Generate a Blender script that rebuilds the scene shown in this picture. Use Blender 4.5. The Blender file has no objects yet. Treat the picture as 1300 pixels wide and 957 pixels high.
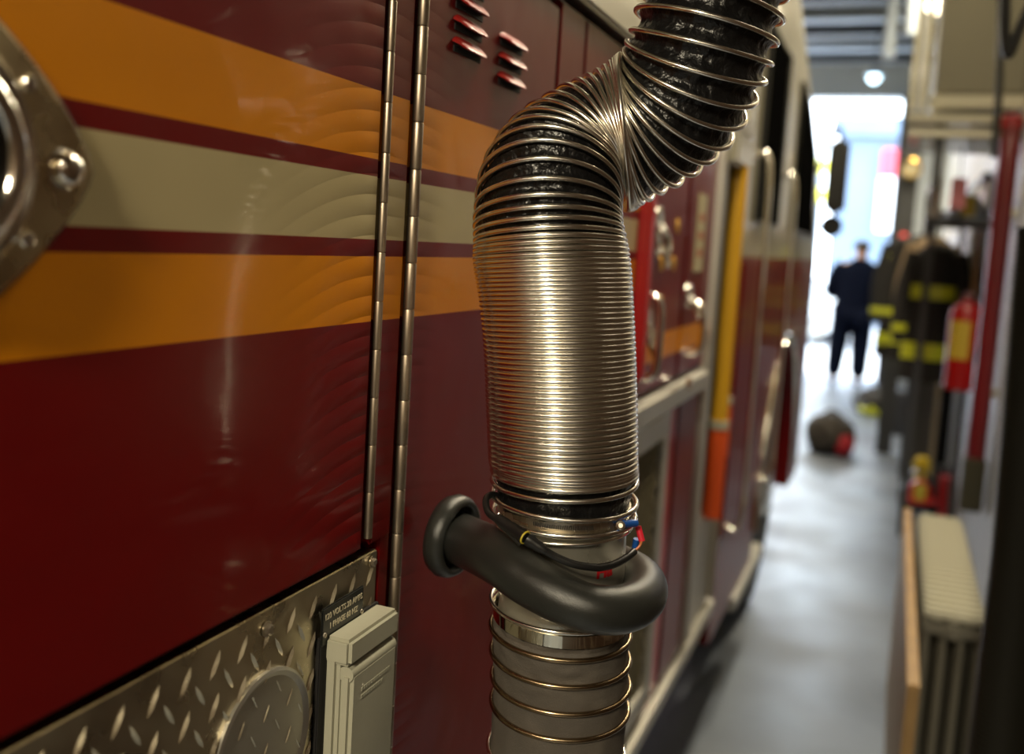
import bpy, bmesh, math, random
from mathutils import Vector, Matrix
PI = math.pi
random.seed(7)
SC = bpy.context.scene
COL = SC.collection
# ------------------------------------------------------------------ camera
FP = 35/36*1300                       # focal length in pixels of a 1300 px frame
CX, CY = 650.0, 433.5                 # principal point of the photograph
CAM = Vector((0, 0, 1.65))
CY_AX = Vector((0.36178628, 0.07316613, -0.9293855)).normalized()      # world Y / Z seen in camera axes
CZ_AX = Vector((0.06031876, 0.99298949, 0.10165394)).normalized()
CX_AX = CY_AX.cross(CZ_AX).normalized()
M3 = Matrix((CX_AX, CY_AX, CZ_AX))    # camera -> world
M3 = Matrix(((CY_AX.cross(CZ_AX))[:], CY_AX[:], CZ_AX[:]))
cam_d = bpy.data.cameras.new('camera'); cam = bpy.data.objects.new('camera', cam_d); COL.objects.link(cam)
cam.matrix_world = Matrix.Translation(CAM) @ M3.to_4x4()
cam_d.sensor_width = 36; cam_d.lens = 35; cam_d.shift_y = -45/1300
cam_d.clip_start = 0.02; cam_d.clip_end = 300
cam_d.dof.use_dof = True; cam_d.dof.focus_distance = 0.90; cam_d.dof.aperture_fstop = 3.0
SC.camera = cam
# ------------------------------------------------------------------ world, sun, lamps, exposure
w = bpy.data.worlds.new('world'); SC.world = w; w.use_nodes = True
wn = w.node_tree.nodes; wl = w.node_tree.links; bg = wn['Background']
bg.inputs['Color'].default_value = (0.78, 0.89, 1.0, 1); bg.inputs['Strength'].default_value = 8.0
SC.view_settings.view_transform = 'Standard'; SC.view_settings.look = 'None'
SC.view_settings.gamma = 1; SC.view_settings.use_curve_mapping = False; SC.view_settings.exposure = 0.22
LAMP_K = 1.0

def area(name, loc, sx, sy, power, col, rot=(0, 0, 0)):
    l = bpy.data.lights.new(name, 'AREA'); l.shape = 'RECTANGLE'; l.size = sx; l.size_y = sy
    l.energy = power*LAMP_K; l.color = col
    o = bpy.data.objects.new(name, l); COL.objects.link(o); o.location = loc; o.rotation_euler = rot
    return o
WARM = (1.0, 0.87, 0.63)
LIGHTS = [(-0.05, -1.9, 3.0, 125), (-0.02, 2.3, 3.9, 55), (-0.16, 5.3, 3.9, 75), (0.27, 8.1, 4.2, 85), (-2.4, 12.0, 3.9, 190)]   # aisle strip lights; the last is an unseen fill added for the door header
for i, (x, y, z, p) in enumerate(LIGHTS):
    area('strip_light_lamp', (x, y, z-0.075), 0.16, 1.15, p, WARM)
    if i > 2: area('ceiling_fill_uplight', (x, y, z+0.03), 0.16, 1.15, 45, (.9, .95, 1), (PI, 0, 0))  # upward fill added to brighten the ceiling beams and header

# ------------------------------------------------------------------ pixel -> place helpers
def ray(px, py): return M3 @ Vector(((px-CX)/FP, -(py-CY)/FP, -1))
def onX(px, py, X): v = ray(px, py); return CAM + v*(X/v.x)
def onY(px, py, Y): v = ray(px, py); return CAM + v*(Y/v.y)
def onZ(px, py, Z): v = ray(px, py); return CAM + v*((Z-CAM.z)/v.z)
def atD(px, py, D): return CAM + ray(px, py)*D

# ------------------------------------------------------------------ materials
def mat(name, col=(.5, .5, .5), rough=.5, metal=0, coat=0, bump=None, emit=None, noise=None, spec=None, rnoise=None):
    m = bpy.data.materials.new(name); m.use_nodes = True; nt = m.node_tree; b = nt.nodes['Principled BSDF']
    b.inputs['Base Color'].default_value = (*col, 1); b.inputs['Roughness'].default_value = rough
    b.inputs['Metallic'].default_value = metal; b.inputs['Coat Weight'].default_value = coat
    b.inputs['Coat Roughness'].default_value = .06
    if spec is not None: b.inputs['Specular IOR Level'].default_value = spec
    tc = nt.nodes.new('ShaderNodeNewGeometry')
    if noise:                       # (scale, other colour, contrast)
        n = nt.nodes.new('ShaderNodeTexNoise'); n.inputs['Scale'].default_value = noise[0]; n.inputs['Detail'].default_value = 5
        nt.links.new(tc.outputs['Position'], n.inputs['Vector'])
        r = nt.nodes.new('ShaderNodeMapRange'); r.inputs[1].default_value = .5-noise[2]; r.inputs[2].default_value = .5+noise[2]
        nt.links.new(n.outputs['Fac'], r.inputs[0])
        mx = nt.nodes.new('ShaderNodeMix'); mx.data_type = 'RGBA'; mx.inputs[6].default_value = (*col, 1); mx.inputs[7].default_value = (*noise[1], 1)
        nt.links.new(r.outputs[0], mx.inputs[0]); nt.links.new(mx.outputs[2], b.inputs['Base Color'])
    if rnoise:                      # (scale, lo, hi)
        n = nt.nodes.new('ShaderNodeTexNoise'); n.inputs['Scale'].default_value = rnoise[0]; n.inputs['Detail'].default_value = 6
        nt.links.new(tc.outputs['Position'], n.inputs['Vector'])
        r = nt.nodes.new('ShaderNodeMapRange'); r.inputs[3].default_value = rnoise[1]; r.inputs[4].default_value = rnoise[2]
        r.inputs[1].default_value = .3; r.inputs[2].default_value = .7
        nt.links.new(n.outputs['Fac'], r.inputs[0]); nt.links.new(r.outputs[0], b.inputs['Roughness'])
    if bump:                        # (scale, strength, distance)
        n = nt.nodes.new('ShaderNodeTexNoise'); n.inputs['Scale'].default_value = bump[0]; n.inputs['Detail'].default_value = 4
        nt.links.new(tc.outputs['Position'], n.inputs['Vector'])
        bp = nt.nodes.new('ShaderNodeBump'); bp.inputs['Strength'].default_value = bump[1]; bp.inputs['Distance'].default_value = bump[2]
        nt.links.new(n.outputs['Fac'], bp.inputs['Height']); nt.links.new(bp.outputs[0], b.inputs['Normal'])
    if emit:
        b.inputs['Emission Color'].default_value = (*emit[0], 1); b.inputs['Emission Strength'].default_value = emit[1]
    return m

class G:                            # tiny node-graph helper
    def __init__(s, m): s.nt = m.node_tree; s.N = s.nt.nodes; s.L = s.nt.links; s.b = s.N['Principled BSDF']
    def math(s, op, a, b=None, c=None):
        n = s.N.new('ShaderNodeMath'); n.operation = op
        for i, v in enumerate((a, b, c)):
            if v is None: continue
            if isinstance(v, (int, float)): n.inputs[i].default_value = v
            else: s.L.new(v, n.inputs[i])
        return n.outputs[0]
    def mix(s, f, a, b):
        n = s.N.new('ShaderNodeMix'); n.data_type = 'RGBA'
        for i, v in ((0, f), (6, a), (7, b)):
            if isinstance(v, tuple): n.inputs[i].default_value = (*v, 1)
            elif isinstance(v, (int, float)): n.inputs[i].default_value = v
            else: s.L.new(v, n.inputs[i])
        return n.outputs[2]

RED = (0.150, 0.0025, 0.0025); ORANGE = (0.70, 0.245, 0.002); CREAM = (0.50, 0.42, 0.23)
def paint_mat(name, ripples=(), stripes=True, ymax=1.80, plain=False):
    m = mat(name, RED, .38, 0, .30, spec=.2); g = G(m)
    geo = g.N.new('ShaderNodeNewGeometry'); sep = g.N.new('ShaderNodeSeparateXYZ'); g.L.new(geo.outputs['Position'], sep.inputs[0])
    y, z = sep.outputs[1], sep.outputs[2]
    def band(lo, hi): return g.math('MULTIPLY', g.math('GREATER_THAN', z, lo), g.math('LESS_THAN', z, hi))
    nz = g.N.new('ShaderNodeTexNoise'); nz.inputs['Scale'].default_value = 900; g.L.new(geo.outputs['Position'], nz.inputs['Vector'])
    fl = g.math('GREATER_THAN', nz.outputs['Fac'], .68)
    c = g.mix(g.math('MULTIPLY', fl, .35), RED, (0.30, 0.03, 0.02))
    if stripes:
        inside = g.math('LESS_THAN', y, ymax)
        for lo, hi, colr in ((1.715, 1.776, ORANGE), (1.6425, 1.6995, CREAM), (1.567, 1.627, ORANGE)):
            c = g.mix(g.math('MULTIPLY', band(lo, hi), inside), c, colr)
    elif not plain:
        c = g.mix(band(1.42, 1.475), c, ORANGE)
    g.L.new(c, g.b.inputs['Base Color'])
    # orange-peel of the clear coat and the weld ripples beside the hinges
    n2 = g.N.new('ShaderNodeTexNoise'); n2.inputs['Scale'].default_value = 14; n2.inputs['Detail'].default_value = 1
    g.L.new(geo.outputs['Position'], n2.inputs['Vector'])
    n3 = g.N.new('ShaderNodeTexNoise'); n3.inputs['Scale'].default_value = 420; g.L.new(geo.outputs['Position'], n3.inputs['Vector'])
    h = g.math('ADD', g.math('MULTIPLY', n2.outputs['Fac'], .0011), g.math('MULTIPLY', n3.outputs['Fac'], .000018))
    for yh, fall, per, amp, side in ripples:
        dy = g.math('MULTIPLY', g.math('SUBTRACT', yh, y), side)
        env = g.math('EXPONENT', g.math('MULTIPLY', g.math('MAXIMUM', dy, 0), -1/fall))
        ph = g.math('MULTIPLY', g.math('ADD', z, g.math('MULTIPLY', g.math('MULTIPLY', dy, dy), 1.6)), 2*PI/per)
        s = g.math('POWER', g.math('ABSOLUTE', g.math('SINE', g.math('MULTIPLY', ph, .5))), .9)
        h = g.math('ADD', h, g.math('MULTIPLY', g.math('MULTIPLY', s, env), amp))
    bp = g.N.new('ShaderNodeBump'); bp.inputs['Distance'].default_value = 1.0; bp.inputs['Strength'].default_value = 1
    g.L.new(h, bp.inputs['Height']); g.L.new(bp.outputs[0], g.b.inputs['Normal']); g.L.new(bp.outputs[0], g.b.inputs['Coat Normal'])
    return m

def brick_mat(name, base, mortar, w_=.22, h_=.072, axis='Y', strength=.6, rough=.45, split=None, near=None):
    m = mat(name, base, rough); g = G(m)
    geo = g.N.new('ShaderNodeNewGeometry'); sep = g.N.new('ShaderNodeSeparateXYZ'); g.L.new(geo.outputs['Position'], sep.inputs[0])
    cmb = g.N.new('ShaderNodeCombineXYZ'); g.L.new(sep.outputs[1 if axis == 'Y' else 0], cmb.inputs[0]); g.L.new(sep.outputs[2], cmb.inputs[1])
    bt = g.N.new('ShaderNodeTexBrick'); bt.inputs['Scale'].default_value = 1; bt.inputs['Brick Width'].default_value = w_
    bt.inputs['Row Height'].default_value = h_; bt.inputs['Mortar Size'].default_value = .006; bt.inputs['Mortar Smooth'].default_value = .4
    bt.inputs['Color1'].default_value = (*base, 1); bt.inputs['Color2'].default_value = (*[c*.88 for c in base], 1); bt.inputs['Mortar'].default_value = (*mortar, 1)
    g.L.new(cmb.outputs[0], bt.inputs['Vector'])
    c = bt.outputs['Color']
    if split:
        up = g.math('GREATER_THAN', sep.outputs[2], split[0]); c = g.mix(g.math('MULTIPLY', up, .85), c, split[1])
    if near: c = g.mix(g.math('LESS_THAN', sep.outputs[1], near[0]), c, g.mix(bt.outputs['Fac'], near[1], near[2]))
    g.L.new(c, g.b.inputs['Base Color'])
    bp = g.N.new('ShaderNodeBump'); bp.invert = True; bp.inputs['Distance'].default_value = .006; bp.inputs['Strength'].default_value = strength
    g.L.new(bt.outputs['Fac'], bp.inputs['Height']); g.L.new(bp.outputs[0], g.b.inputs['Normal'])
    return m

M_BODY = paint_mat('red truck paint with stripes')
M_DOORA = paint_mat('red door paint with stripes and hinge ripples', ripples=((.815, .055, .0185, .0010, 1),))
M_DOORB = paint_mat('red narrow door paint with stripes', ripples=((.888, .03, .0185, .0005, -1),))
M_STRIP = paint_mat('red strip paint with stripes', ripples=((.830, .03, .0185, .0005, -1),))
M_FAR = paint_mat('red far body paint', stripes=False)
M_REDPLAIN = mat('bright red enamel', (.50, .006, .006), .35, 0, .5)
M_LOUV = mat('red louver paint', (.36, .008, .006), .5, 0, .05)
M_STEEL = mat('brushed steel', (.62, .56, .46), .28, 1, rnoise=(60, .2, .4))
M_HINGE = mat('worn hinge steel', (.46, .38, .29), .40, 1)
M_WIRE = mat('bright spring wire', (.90, .86, .77), .21, 1)
M_CHROME = mat('chrome', (.86, .82, .74), .1, 1)
M_ALU = mat('dull aluminium', (.60, .58, .52), .42, 1)
M_BRONZE = mat('dull bronze wire', (.34, .25, .15), .25, 1)
M_PLATE = mat('diamond plate aluminium', (.62, .55, .40), .3, 1, bump=(160, .08, .002), rnoise=(25, .22, .42))
M_VINYL = mat('black vinyl coated fabric', (.006, .006, .0065), .30, 0, 0, bump=(48, .85, .008), spec=.4)
M_FABRIC = mat('grey woven hose fabric', (.10, .085, .068), .7, 0, 0, bump=(700, .5, .001), noise=(30, (.07, .06, .05), .25))
M_RUBBER = mat('dark grey rubber', (.020, .021, .019), .29, 0, 0, bump=(1400, .35, .0008))
M_BLACK = mat('black plastic', (.010, .010, .010), .35)
M_DARK = mat('dark gap', (.006, .005, .005), .7)
M_BLUE = mat('blue crimp sleeve', (.01, .08, .35), .35)
M_REDPL = mat('red crimp sleeve', (.65, .02, .04), .35)
M_COPPER = mat('orange brown wire', (.45, .12, .03), .5)
M_YEL = mat('yellow ring', (.60, .48, .04), .45)
M_REDINK = mat('red lettering ink', (.50, .01, .015), .5)
M_OUTLET = mat('pale grey cover paint', (.40, .39, .30), .38, .0, .2, bump=(180, .08, .002))
M_LABEL = mat('black label plate enamel', (.012, .013, .012), .35)
M_LETTER = mat('pale etched lettering', (.50, .45, .32), .4)
M_GLASS = mat('dark cab glass', (.004, .004, .004), .4, 0, 0, spec=0)
M_CREAMP = mat('cream cab paint', (.42, .39, .29), .35, 0, .4)
M_YELBAR = mat('yellow painted bar', (.62, .33, .01), .4)
M_ORBAR = mat('orange red sleeve', (.75, .09, .01), .45)
M_RUBT = mat('tyre rubber', (.012, .012, .012), .75)
M_FLOOR = mat('painted concrete floor', (.20, .24, .31), .40, 0, 0, bump=(6, .15, .01), noise=(1.6, (.13, .145, .17), .18), rnoise=(2.2, .30, .5))
M_WALLR = brick_mat('painted brick wall', (.46, .47, .48), (.36, .37, .38), split=(1.95, (.45, .40, .26)), near=(2.3, (.055, .030, .018), (.16, .12, .08)))  # near stretch coloured dark brown as shade, to dim its reflection
M_WALL = brick_mat('grey brick wall', (.20, .18, .14), (.14, .13, .10), axis='X')
M_CEIL = mat('ceiling paint', (.20, .18, .13), .7)
M_BEAM = mat('dark steel beam', (.05, .052, .055), .5, bump=(8, .2, .01))
M_BEAM2 = mat('grey blue beam', (.40, .46, .54), .5)
M_HEAD = mat('grey header paint', (.66, .70, .72), .5)
M_DUCT = mat('olive beige duct paint', (.14, .125, .08), .55, bump=(5, .2, .01))
M_RAD = mat('cream radiator enamel', (.56, .54, .43), .4, 0, .2)
M_RADS = mat('radiator iron paint', (.16, .15, .12), .5)
M_WOOD = mat('orange tan board', (.40, .25, .10), .5, noise=(14, (.30, .18, .07), .2))
M_CLOTHB = mat('black coat cloth', (.018, .016, .014), .85, bump=(30, .5, .01))
M_CLOTHT = mat('tan coat cloth', (.30, .21, .12), .85, bump=(30, .5, .01))
M_LIME = mat('lime reflective tape', (.62, .66, .03), .4)
M_SUIT = mat('navy suit cloth', (.004, .006, .016), .9, spec=.05)
M_SKIN = mat('skin', (.45, .24, .16), .5)
M_HAIR = mat('dark hair', (.02, .015, .01), .7)
M_BENCH = mat('matte black bench', (.008, .008, .008), .8, spec=.1)
M_CARD = mat('cream notice card', (.46, .40, .24), .6)

# ------------------------------------------------------------------ mesh helpers
class MB:
    def __init__(s): s.v = []; s.f = []; s.mats = []; s.mi = []
    def add(s, vs, fs, m=0):
        o = len(s.v); s.v += [tuple(v) for v in vs]; s.f += [tuple(i+o for i in f) for f in fs]; s.mi += [m]*len(fs); return s
    def box(s, x0, x1, y0, y1, z0, z1, bev=0, m=0):
        if bev <= 0:
            vs = [(x, y, z) for x in (x0, x1) for y in (y0, y1) for z in (z0, z1)]
            return s.add(vs, [(0, 1, 3, 2), (4, 6, 7, 5), (0, 4, 5, 1), (2, 3, 7, 6), (0, 2, 6, 4), (1, 5, 7, 3)], m)
        bm = bmesh.new(); bmesh.ops.create_cube(bm, size=1)
        for v in bm.verts: v.co = Vector(((x0+x1)/2+v.co.x*(x1-x0), (y0+y1)/2+v.co.y*(y1-y0), (z0+z1)/2+v.co.z*(z1-z0)))
        bmesh.ops.bevel(bm, geom=bm.edges[:], offset=bev, segments=2, affect='EDGES')
        return s.bm(bm, m)
    def bm(s, bm, m=0, mx=None):
        bm.verts.index_update()
        s.add([(mx @ v.co) if mx else v.co[:] for v in bm.verts], [[v.index for v in f.verts] for f in bm.faces], m); bm.free(); return s
    def tube(s, pts, r, seg=12, cap=True, closed=False, m=0, flat=1.0):
        pts = [Vector(p) for p in pts]; n = len(pts); vs = []; fs = []; up = None
        for i, p in enumerate(pts):
            if closed: t = pts[(i+1) % n]-pts[i-1]
            else: t = pts[min(i+1, n-1)]-pts[max(i-1, 0)]
            t.normalize()
            if up is None:
                up = Vector((0, 0, 1)) if abs(t.z) < .9 else Vector((1, 0, 0))
            up = (up - t*up.dot(t)).normalized(); side = t.cross(up)
            rr = r(i/(n-1)) if callable(r) else r
            for k in range(seg):
                a = 2*PI*k/seg; vs.append(p+side*math.cos(a)*rr+up*math.sin(a)*rr*flat)
        for i in range(n if closed else n-1):
            for k in range(seg):
                j = (i+1) % n
                fs.append((i*seg+k, i*seg+(k+1) % seg, j*seg+(k+1) % seg, j*seg+k))
        if cap and not closed:
            fs.append(tuple(range(seg))[::-1]); fs.append(tuple((n-1)*seg+k for k in range(seg)))
        return s.add(vs, fs, m)
    def lathe(s, prof, loc=(0, 0, 0), axis=(0, 0, 1), seg=32, m=0, sy=1.0):
        ax = Vector(axis).normalized(); q = Vector((0, 0, 1)).rotation_difference(ax).to_matrix(); L = Vector(loc)
        vs = []; fs = []
        for r, h in prof:
            for k in range(seg):
                a = 2*PI*k/seg; vs.append(L+q @ Vector((r*math.cos(a), r*math.sin(a)*sy, h)))
        for i in range(len(prof)-1):
            for k in range(seg): fs.append((i*seg+k, i*seg+(k+1) % seg, (i+1)*seg+(k+1) % seg, (i+1)*seg+k))
        fs.append(tuple(range(seg))[::-1]); fs.append(tuple((len(prof)-1)*seg+k for k in range(seg)))
        return s.add(vs, fs, m)
    def prism_x(s, poly, x0, x1, m=0):      # polygon in (y, z), extruded along x
        n = len(poly); vs = [(x0, y, z) for y, z in poly]+[(x1, y, z) for y, z in poly]
        fs = [tuple(range(n))[::-1], tuple(range(n, 2*n))]+[(i, (i+1) % n, n+(i+1) % n, n+i) for i in range(n)]
        return s.add(vs, fs, m)
    def build(s, name, mats, parent=None, smooth=False, angle=35):
        me = bpy.data.meshes.new(name); me.from_pydata(s.v, [], s.f)
        if not isinstance(mats, (list, tuple)): mats = [mats]
        for m in mats: me.materials.append(m)
        me.polygons.foreach_set('material_index', s.mi)
        bm = bmesh.new(); bm.from_mesh(me); bmesh.ops.recalc_face_normals(bm, faces=bm.faces); bm.to_mesh(me); bm.free()
        if smooth:
            me.polygons.foreach_set('use_smooth', [True]*len(me.polygons))
            try: me.set_sharp_from_angle(angle=math.radians(angle))
            except Exception: pass
        o = bpy.data.objects.new(name, me); COL.objects.link(o)
        if parent is not None:
            o.parent = parent
            o.matrix_parent_inverse = WM(parent).inverted()
        return o
def WM(o):
    m = o.matrix_basis.copy() if o.parent is None else WM(o.parent) @ o.matrix_parent_inverse @ o.matrix_basis
    return m
def thing(name, label, cat, loc=(0, 0, 0), group=None):
    o = bpy.data.objects.new(name, None); COL.objects.link(o); o.location = loc; o.empty_display_size = .05
    o['label'] = label; o['category'] = cat
    if group: o['group'] = group
    return o
def tag(o, label, cat, group=None, kind=None):
    o['label'] = label; o['category'] = cat
    if group: o['group'] = group
    if kind: o['kind'] = kind
    return o
def struct(name, mb, m):
    o = mb.build(name, m); o['kind'] = 'structure'; return o
def text(name, body, size, mx, m, parent, ext=.0003, bold=0, align='CENTER'):
    cu = bpy.data.curves.new(name, 'FONT'); cu.body = body; cu.size = size; cu.extrude = ext; cu.align_x = align; cu.align_y = 'CENTER'; cu.offset = bold
    t = bpy.data.objects.new(name+'_c', cu); COL.objects.link(t)
    dg = bpy.context.evaluated_depsgraph_get(); me = bpy.data.meshes.new_from_object(t.evaluated_get(dg))
    bpy.data.objects.remove(t); me.transform(mx); me.materials.clear(); me.materials.append(m)
    o = bpy.data.objects.new(name, me); COL.objects.link(o); o.parent = parent; o.matrix_parent_inverse = WM(parent).inverted()
    return o
def smooth_path(pts, n=8):
    P = [Vector(p) for p in pts]; out = []
    for i in range(len(P)-1):
        p0 = P[max(i-1, 0)]; p1 = P[i]; p2 = P[i+1]; p3 = P[min(i+2, len(P)-1)]
        for k in range(n):
            t = k/n; out.append(.5*((2*p1)+(p2-p0)*t+(2*p0-5*p1+4*p2-p3)*t*t+(3*p1-p0-3*p2+p3)*t**3))
    out.append(P[-1]); return out

# ================================================================== SETTING
WX = 0.46        # right wall plane
DY = 14.5        # garage door plane
CZ = 4.45
struct('floor', MB().box(-6, 1.2, -4.2, DY+.3, -.12, 0), M_FLOOR)
struct('ceiling', MB().box(-6, 1.2, -4.2, DY+.3, CZ, CZ+.15), M_CEIL)
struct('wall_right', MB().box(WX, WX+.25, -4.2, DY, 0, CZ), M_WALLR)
struct('wall_left', MB().box(-6.2, -6, -4.2, DY, 0, CZ), M_WALL)
struct('wall_back', MB().box(-6, 1.2, -4.4, -4.2, 0, CZ), M_WALL)
fr = MB(); fr.box(-.05, WX+.25, DY, DY+.3, 0, CZ); fr.box(-6, -4.2, DY, DY+.3, 0, CZ); fr.box(-4.2, -.05, DY, DY+.3, 3.85, CZ)
struct('wall_front', fr, M_HEAD)
struct('trim_1', MB().box(-.16, -.05, DY-.12, DY+.0, 0, 3.85), M_BEAM)
# ceiling steel
b = MB()
ys = [10.0, 10.7, 11.5, 12.3, 13.1, 13.9]
for k, y in enumerate(ys):
    o = MB().box(-5.9, WX-.02, y-.05, y+.05, 4.22, CZ-.001).box(-5.9, WX-.02, y-.11, y+.11, 4.20, 4.225).build('ceiling_beam', M_BEAM if k % 2 else M_BEAM2)
    tag(o, ['pale blue grey steel beam across the ceiling, deepest inside the bay', 'dark steel beam across the ceiling, second counted from inside the bay', 'pale blue grey steel beam across the ceiling, third counted from inside', 'dark steel beam across the ceiling, fourth counted from inside', 'pale blue grey steel beam across the ceiling, second from the doorway', 'dark steel beam across the ceiling closest to the open doorway'][k], 'beam', 'steel beams under the ceiling')
# strip lights above the aisle, plus the added header fill over the bay
for i, (x, y, z, p) in enumerate(LIGHTS):
    t = thing('strip_light', ['long strip light behind the viewer', 'strip light over the hose', 'strip light over the cab of the truck', 'strip light over the far gear rack', 'last strip light before the doorway'][i] + (' above the aisle' if i < 4 else ' above the bay'), 'light', (x, y, CZ), 'aisle strip lights')
    MB().box(x-.09, x+.09, y-.62, y+.62, z-.05, z+.02, .006).build('housing', M_CREAMP, t)
    MB().tube([(x, y-.58, z-.06), (x, y+.58, z-.06)], .014, 10).build('lamp_tube', mat('lit tube', (1, .9, .7), .5, emit=((1, .86, .62), 9)), t)
    for s in (-.4, .4): MB().tube([(x, y+s, z+.018), (x, y+s, CZ+.001)], .006, 6).build('hanger_rod', M_BEAM, t)

# ================================================================== FIRE TRUCK
T = thing('fire_truck', 'dark red fire truck with orange and cream stripes along the left side of the aisle', 'fire truck', (-.9, 1.5, 0))
X0 = -.45
body = MB().box(-2.9, X0-.022, -3.2, 3.05, .55, 1.985).build('body_shell', M_DARK, T)
MB().box(-2.9, X0-.35, -3.0, 5.6, .42, .56).build('chassis', M_DARK, T)
def panel(y0, y1, z0, z1, m, name='body_panel', parent=None, x1=X0, th=.02, bev=.003):
    return MB().box(x1-th, x1, y0, y1, z0, z1, bev).build(name, m, parent or T, smooth=True)
def hinge(y, z0, z1, r, parent, pitch=.0455, xo=.0, leaf=None):
    mb = MB(); z = z0
    k = 0
    while z < z1:
        e = min(z+pitch, z1)
        mb.lathe([(r*.55, z), (r*.94, z+.0004), (r, z+.0014), (r, e-.0014), (r*.94, e-.0004), (r*.55, e)], (X0+xo, y, 0), seg=18)
        z += pitch; k += 1
    mb.tube([(X0+xo, y, z0), (X0+xo, y, z1)], r*.7, 10)
    return mb.build('piano_hinge', M_HINGE, parent, smooth=True)
# big door at left with its edge rounded, and its latch
doorA = panel(-1.0, .814, 1.347, 1.972, M_DOORA, 'compartment_door', bev=.004)
hinge(.8215, 1.358, 1.972, .0042, doorA, xo=.001)
# centre strip between the two hinges
panel(.829, .869, 1.349, 1.972, M_STRIP, 'door_post', bev=.002)
panel(.849, .869, .60, 1.36, M_BODY, 'door_post', x1=X0-.001, bev=.001)
# narrow louvred door
doorB = panel(.889, 1.283, .60, 1.960, M_DOORB, 'compartment_door', bev=.003)
hinge(.8815, .62, 1.972, .0058, doorB, xo=.002)
def louver(y, z, w_=.078, h_=.014, parent=doorB):
    mb = MB(); n = 16; vs = []; h = .0070
    for i in range(n+1):
        t = i/n; yy = y-w_/2+w_*t; e = min(1, min(t, 1-t)/.17); e = math.sin(e*PI/2)
        for xo, zo in ((0, h), (.0045*e, h*.55), (.0100*e, -h*.25*e), (.0118*e, -h*.75*e), (.0112*e, -h*.95*e), (.0030*e, -h*.55*e), (0, -h*.5)):
            vs.append((X0+.0004+xo, yy, z+zo*(.35+.65*e)))
    K = 7
    for i in range(n):
        for q in range(K-1): mb.add([], []); mb.f.append((i*K+q, i*K+q+1, (i+1)*K+q+1, (i+1)*K+q)); mb.mi.append(1 if q >= 4 else 0)
    mb.v = [tuple(v) for v in vs]
    mb.build('louver', [M_LOUV, M_DARK], parent, smooth=True, angle=50)
    MB().box(X0-.0003, X0+.0012, y-w_/2+.004, y+w_/2-.004, z-.0095, z-.0030).build('louver_slot', M_DARK, parent)
for cyy, zs in ((.992, (1.8495, 1.8715, 1.8935, 1.9155)), (1.117, (1.8365, 1.8585, 1.8805))):
    for zz in zs: louver(cyy, zz)
panel(1.292, 1.40, .60, 1.972, M_BODY, 'door_post')
panel(1.408, 1.79, 1.352, 1.972, M_BODY, 'compartment_door')
# drip rail above the doors
MB().box(X0-.03, X0+.012, -1.0, 3.04, 1.985, 2.03, .006).build('drip_rail', M_ALU, T, smooth=True)
MB().box(-2.9, X0-.03, -3.2, 3.04, 1.986, 2.10, .01).build('body_roof', M_ALU, T)
# diamond plate below the big door
pl = MB(); px0, px1, pz0, pz1 = -.1, .846, .62, 1.3405
pl.box(X0-.016, X0-.001, px0, px1, pz0, pz1, .0012)
step = .0335
for i in range(int(2*(px1-px0)/step)):
    for j in range(int(2*(pz1-pz0)/step)):
        if (i+j) % 2: continue
        yy = px1-.014-i*step/2; zz = pz1-.022-j*step/2; s = 1 if i % 2 == 0 else -1
        if yy < .3 or zz < .95: continue
        ca, sa = math.cos(s*math.radians(60)), math.sin(s*math.radians(60)); L_, W_ = .0118, .0021; xb = X0-.001
        P = [(L_, 0, 0), (L_*.35, W_, 0), (-L_*.35, W_, 0), (-L_, 0, 0), (-L_*.35, -W_, 0), (L_*.35, -W_, 0), (L_*.45, 0, .0024), (-L_*.45, 0, .0024)]
        pl.add([(xb+h, yy+u*ca-v*sa, zz+u*sa+v*ca) for u, v, h in P], [(0, 1, 6), (1, 2, 7, 6), (2, 3, 7), (3, 4, 7), (4, 5, 6, 7), (5, 0, 6)])
plate = pl.build('diamond_plate', M_PLATE, T, smooth=True, angle=18)
def bolt(y, z, r, parent, x=X0, m=M_STEEL, name='bolt'):
    hx = [(r*1.35, 0), (r*1.35, .001), (r*1.0, .0012)]
    mb = MB(); mb.lathe(hx, (x, y, z), (1, 0, 0), 20); mb.lathe([(r, .001), (r, r*.8), (r*.8, r*1.0)], (x, y, z), (1, 0, 0), 6)
    return mb.build(name, m, parent)
bolt(.6615, 1.3245, .0048, plate); bolt(.834, 1.331, .0042, plate)
# round cover on the plate
rc = MB(); rc.lathe([(.066, 0), (.066, .003), (.0635, .0045), (.0610, .003), (.0590, .0015), (.02, .0015)], (X0-.001, .662, 1.222), (1, 0, 0), 64)
rc.build('round_cover', M_ALU, plate, smooth=True)
# outlet with spring lid
ob = MB(); ob.box(X0-.001, X0+.004, .739, .846, 1.115, 1.288, .001).build('gasket', M_DARK, plate)
out = MB().box(X0+.003, X0+.018, .7475, .8385, 1.12, 1.283, .004).build('outlet_box', M_OUTLET, plate, smooth=True)
MB().box(X0+.003, X0+.030,   .7463, .8397, 1.2635, 1.2885, .0035).build('lid_hinge_housing', M_OUTLET, plate, smooth=True)
lid = MB(); lid.box(X0+.018, X0+.031, .750, .836, 1.125, 1.2565, .004); lid.tube([(X0+.0235, .752, 1.2545), (X0+.0235, .834, 1.2545)], .0075, 16)
for k, (za, n) in enumerate(((1.236, 12), (1.229, 9))):
    for q in range(n): lid.box(X0+.0308, X0+.0314, .768+q*.0046, .7712+q*.0046, za-.0018, za+.0018)
lid.build('spring_lid', M_OUTLET, plate, smooth=True)
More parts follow.
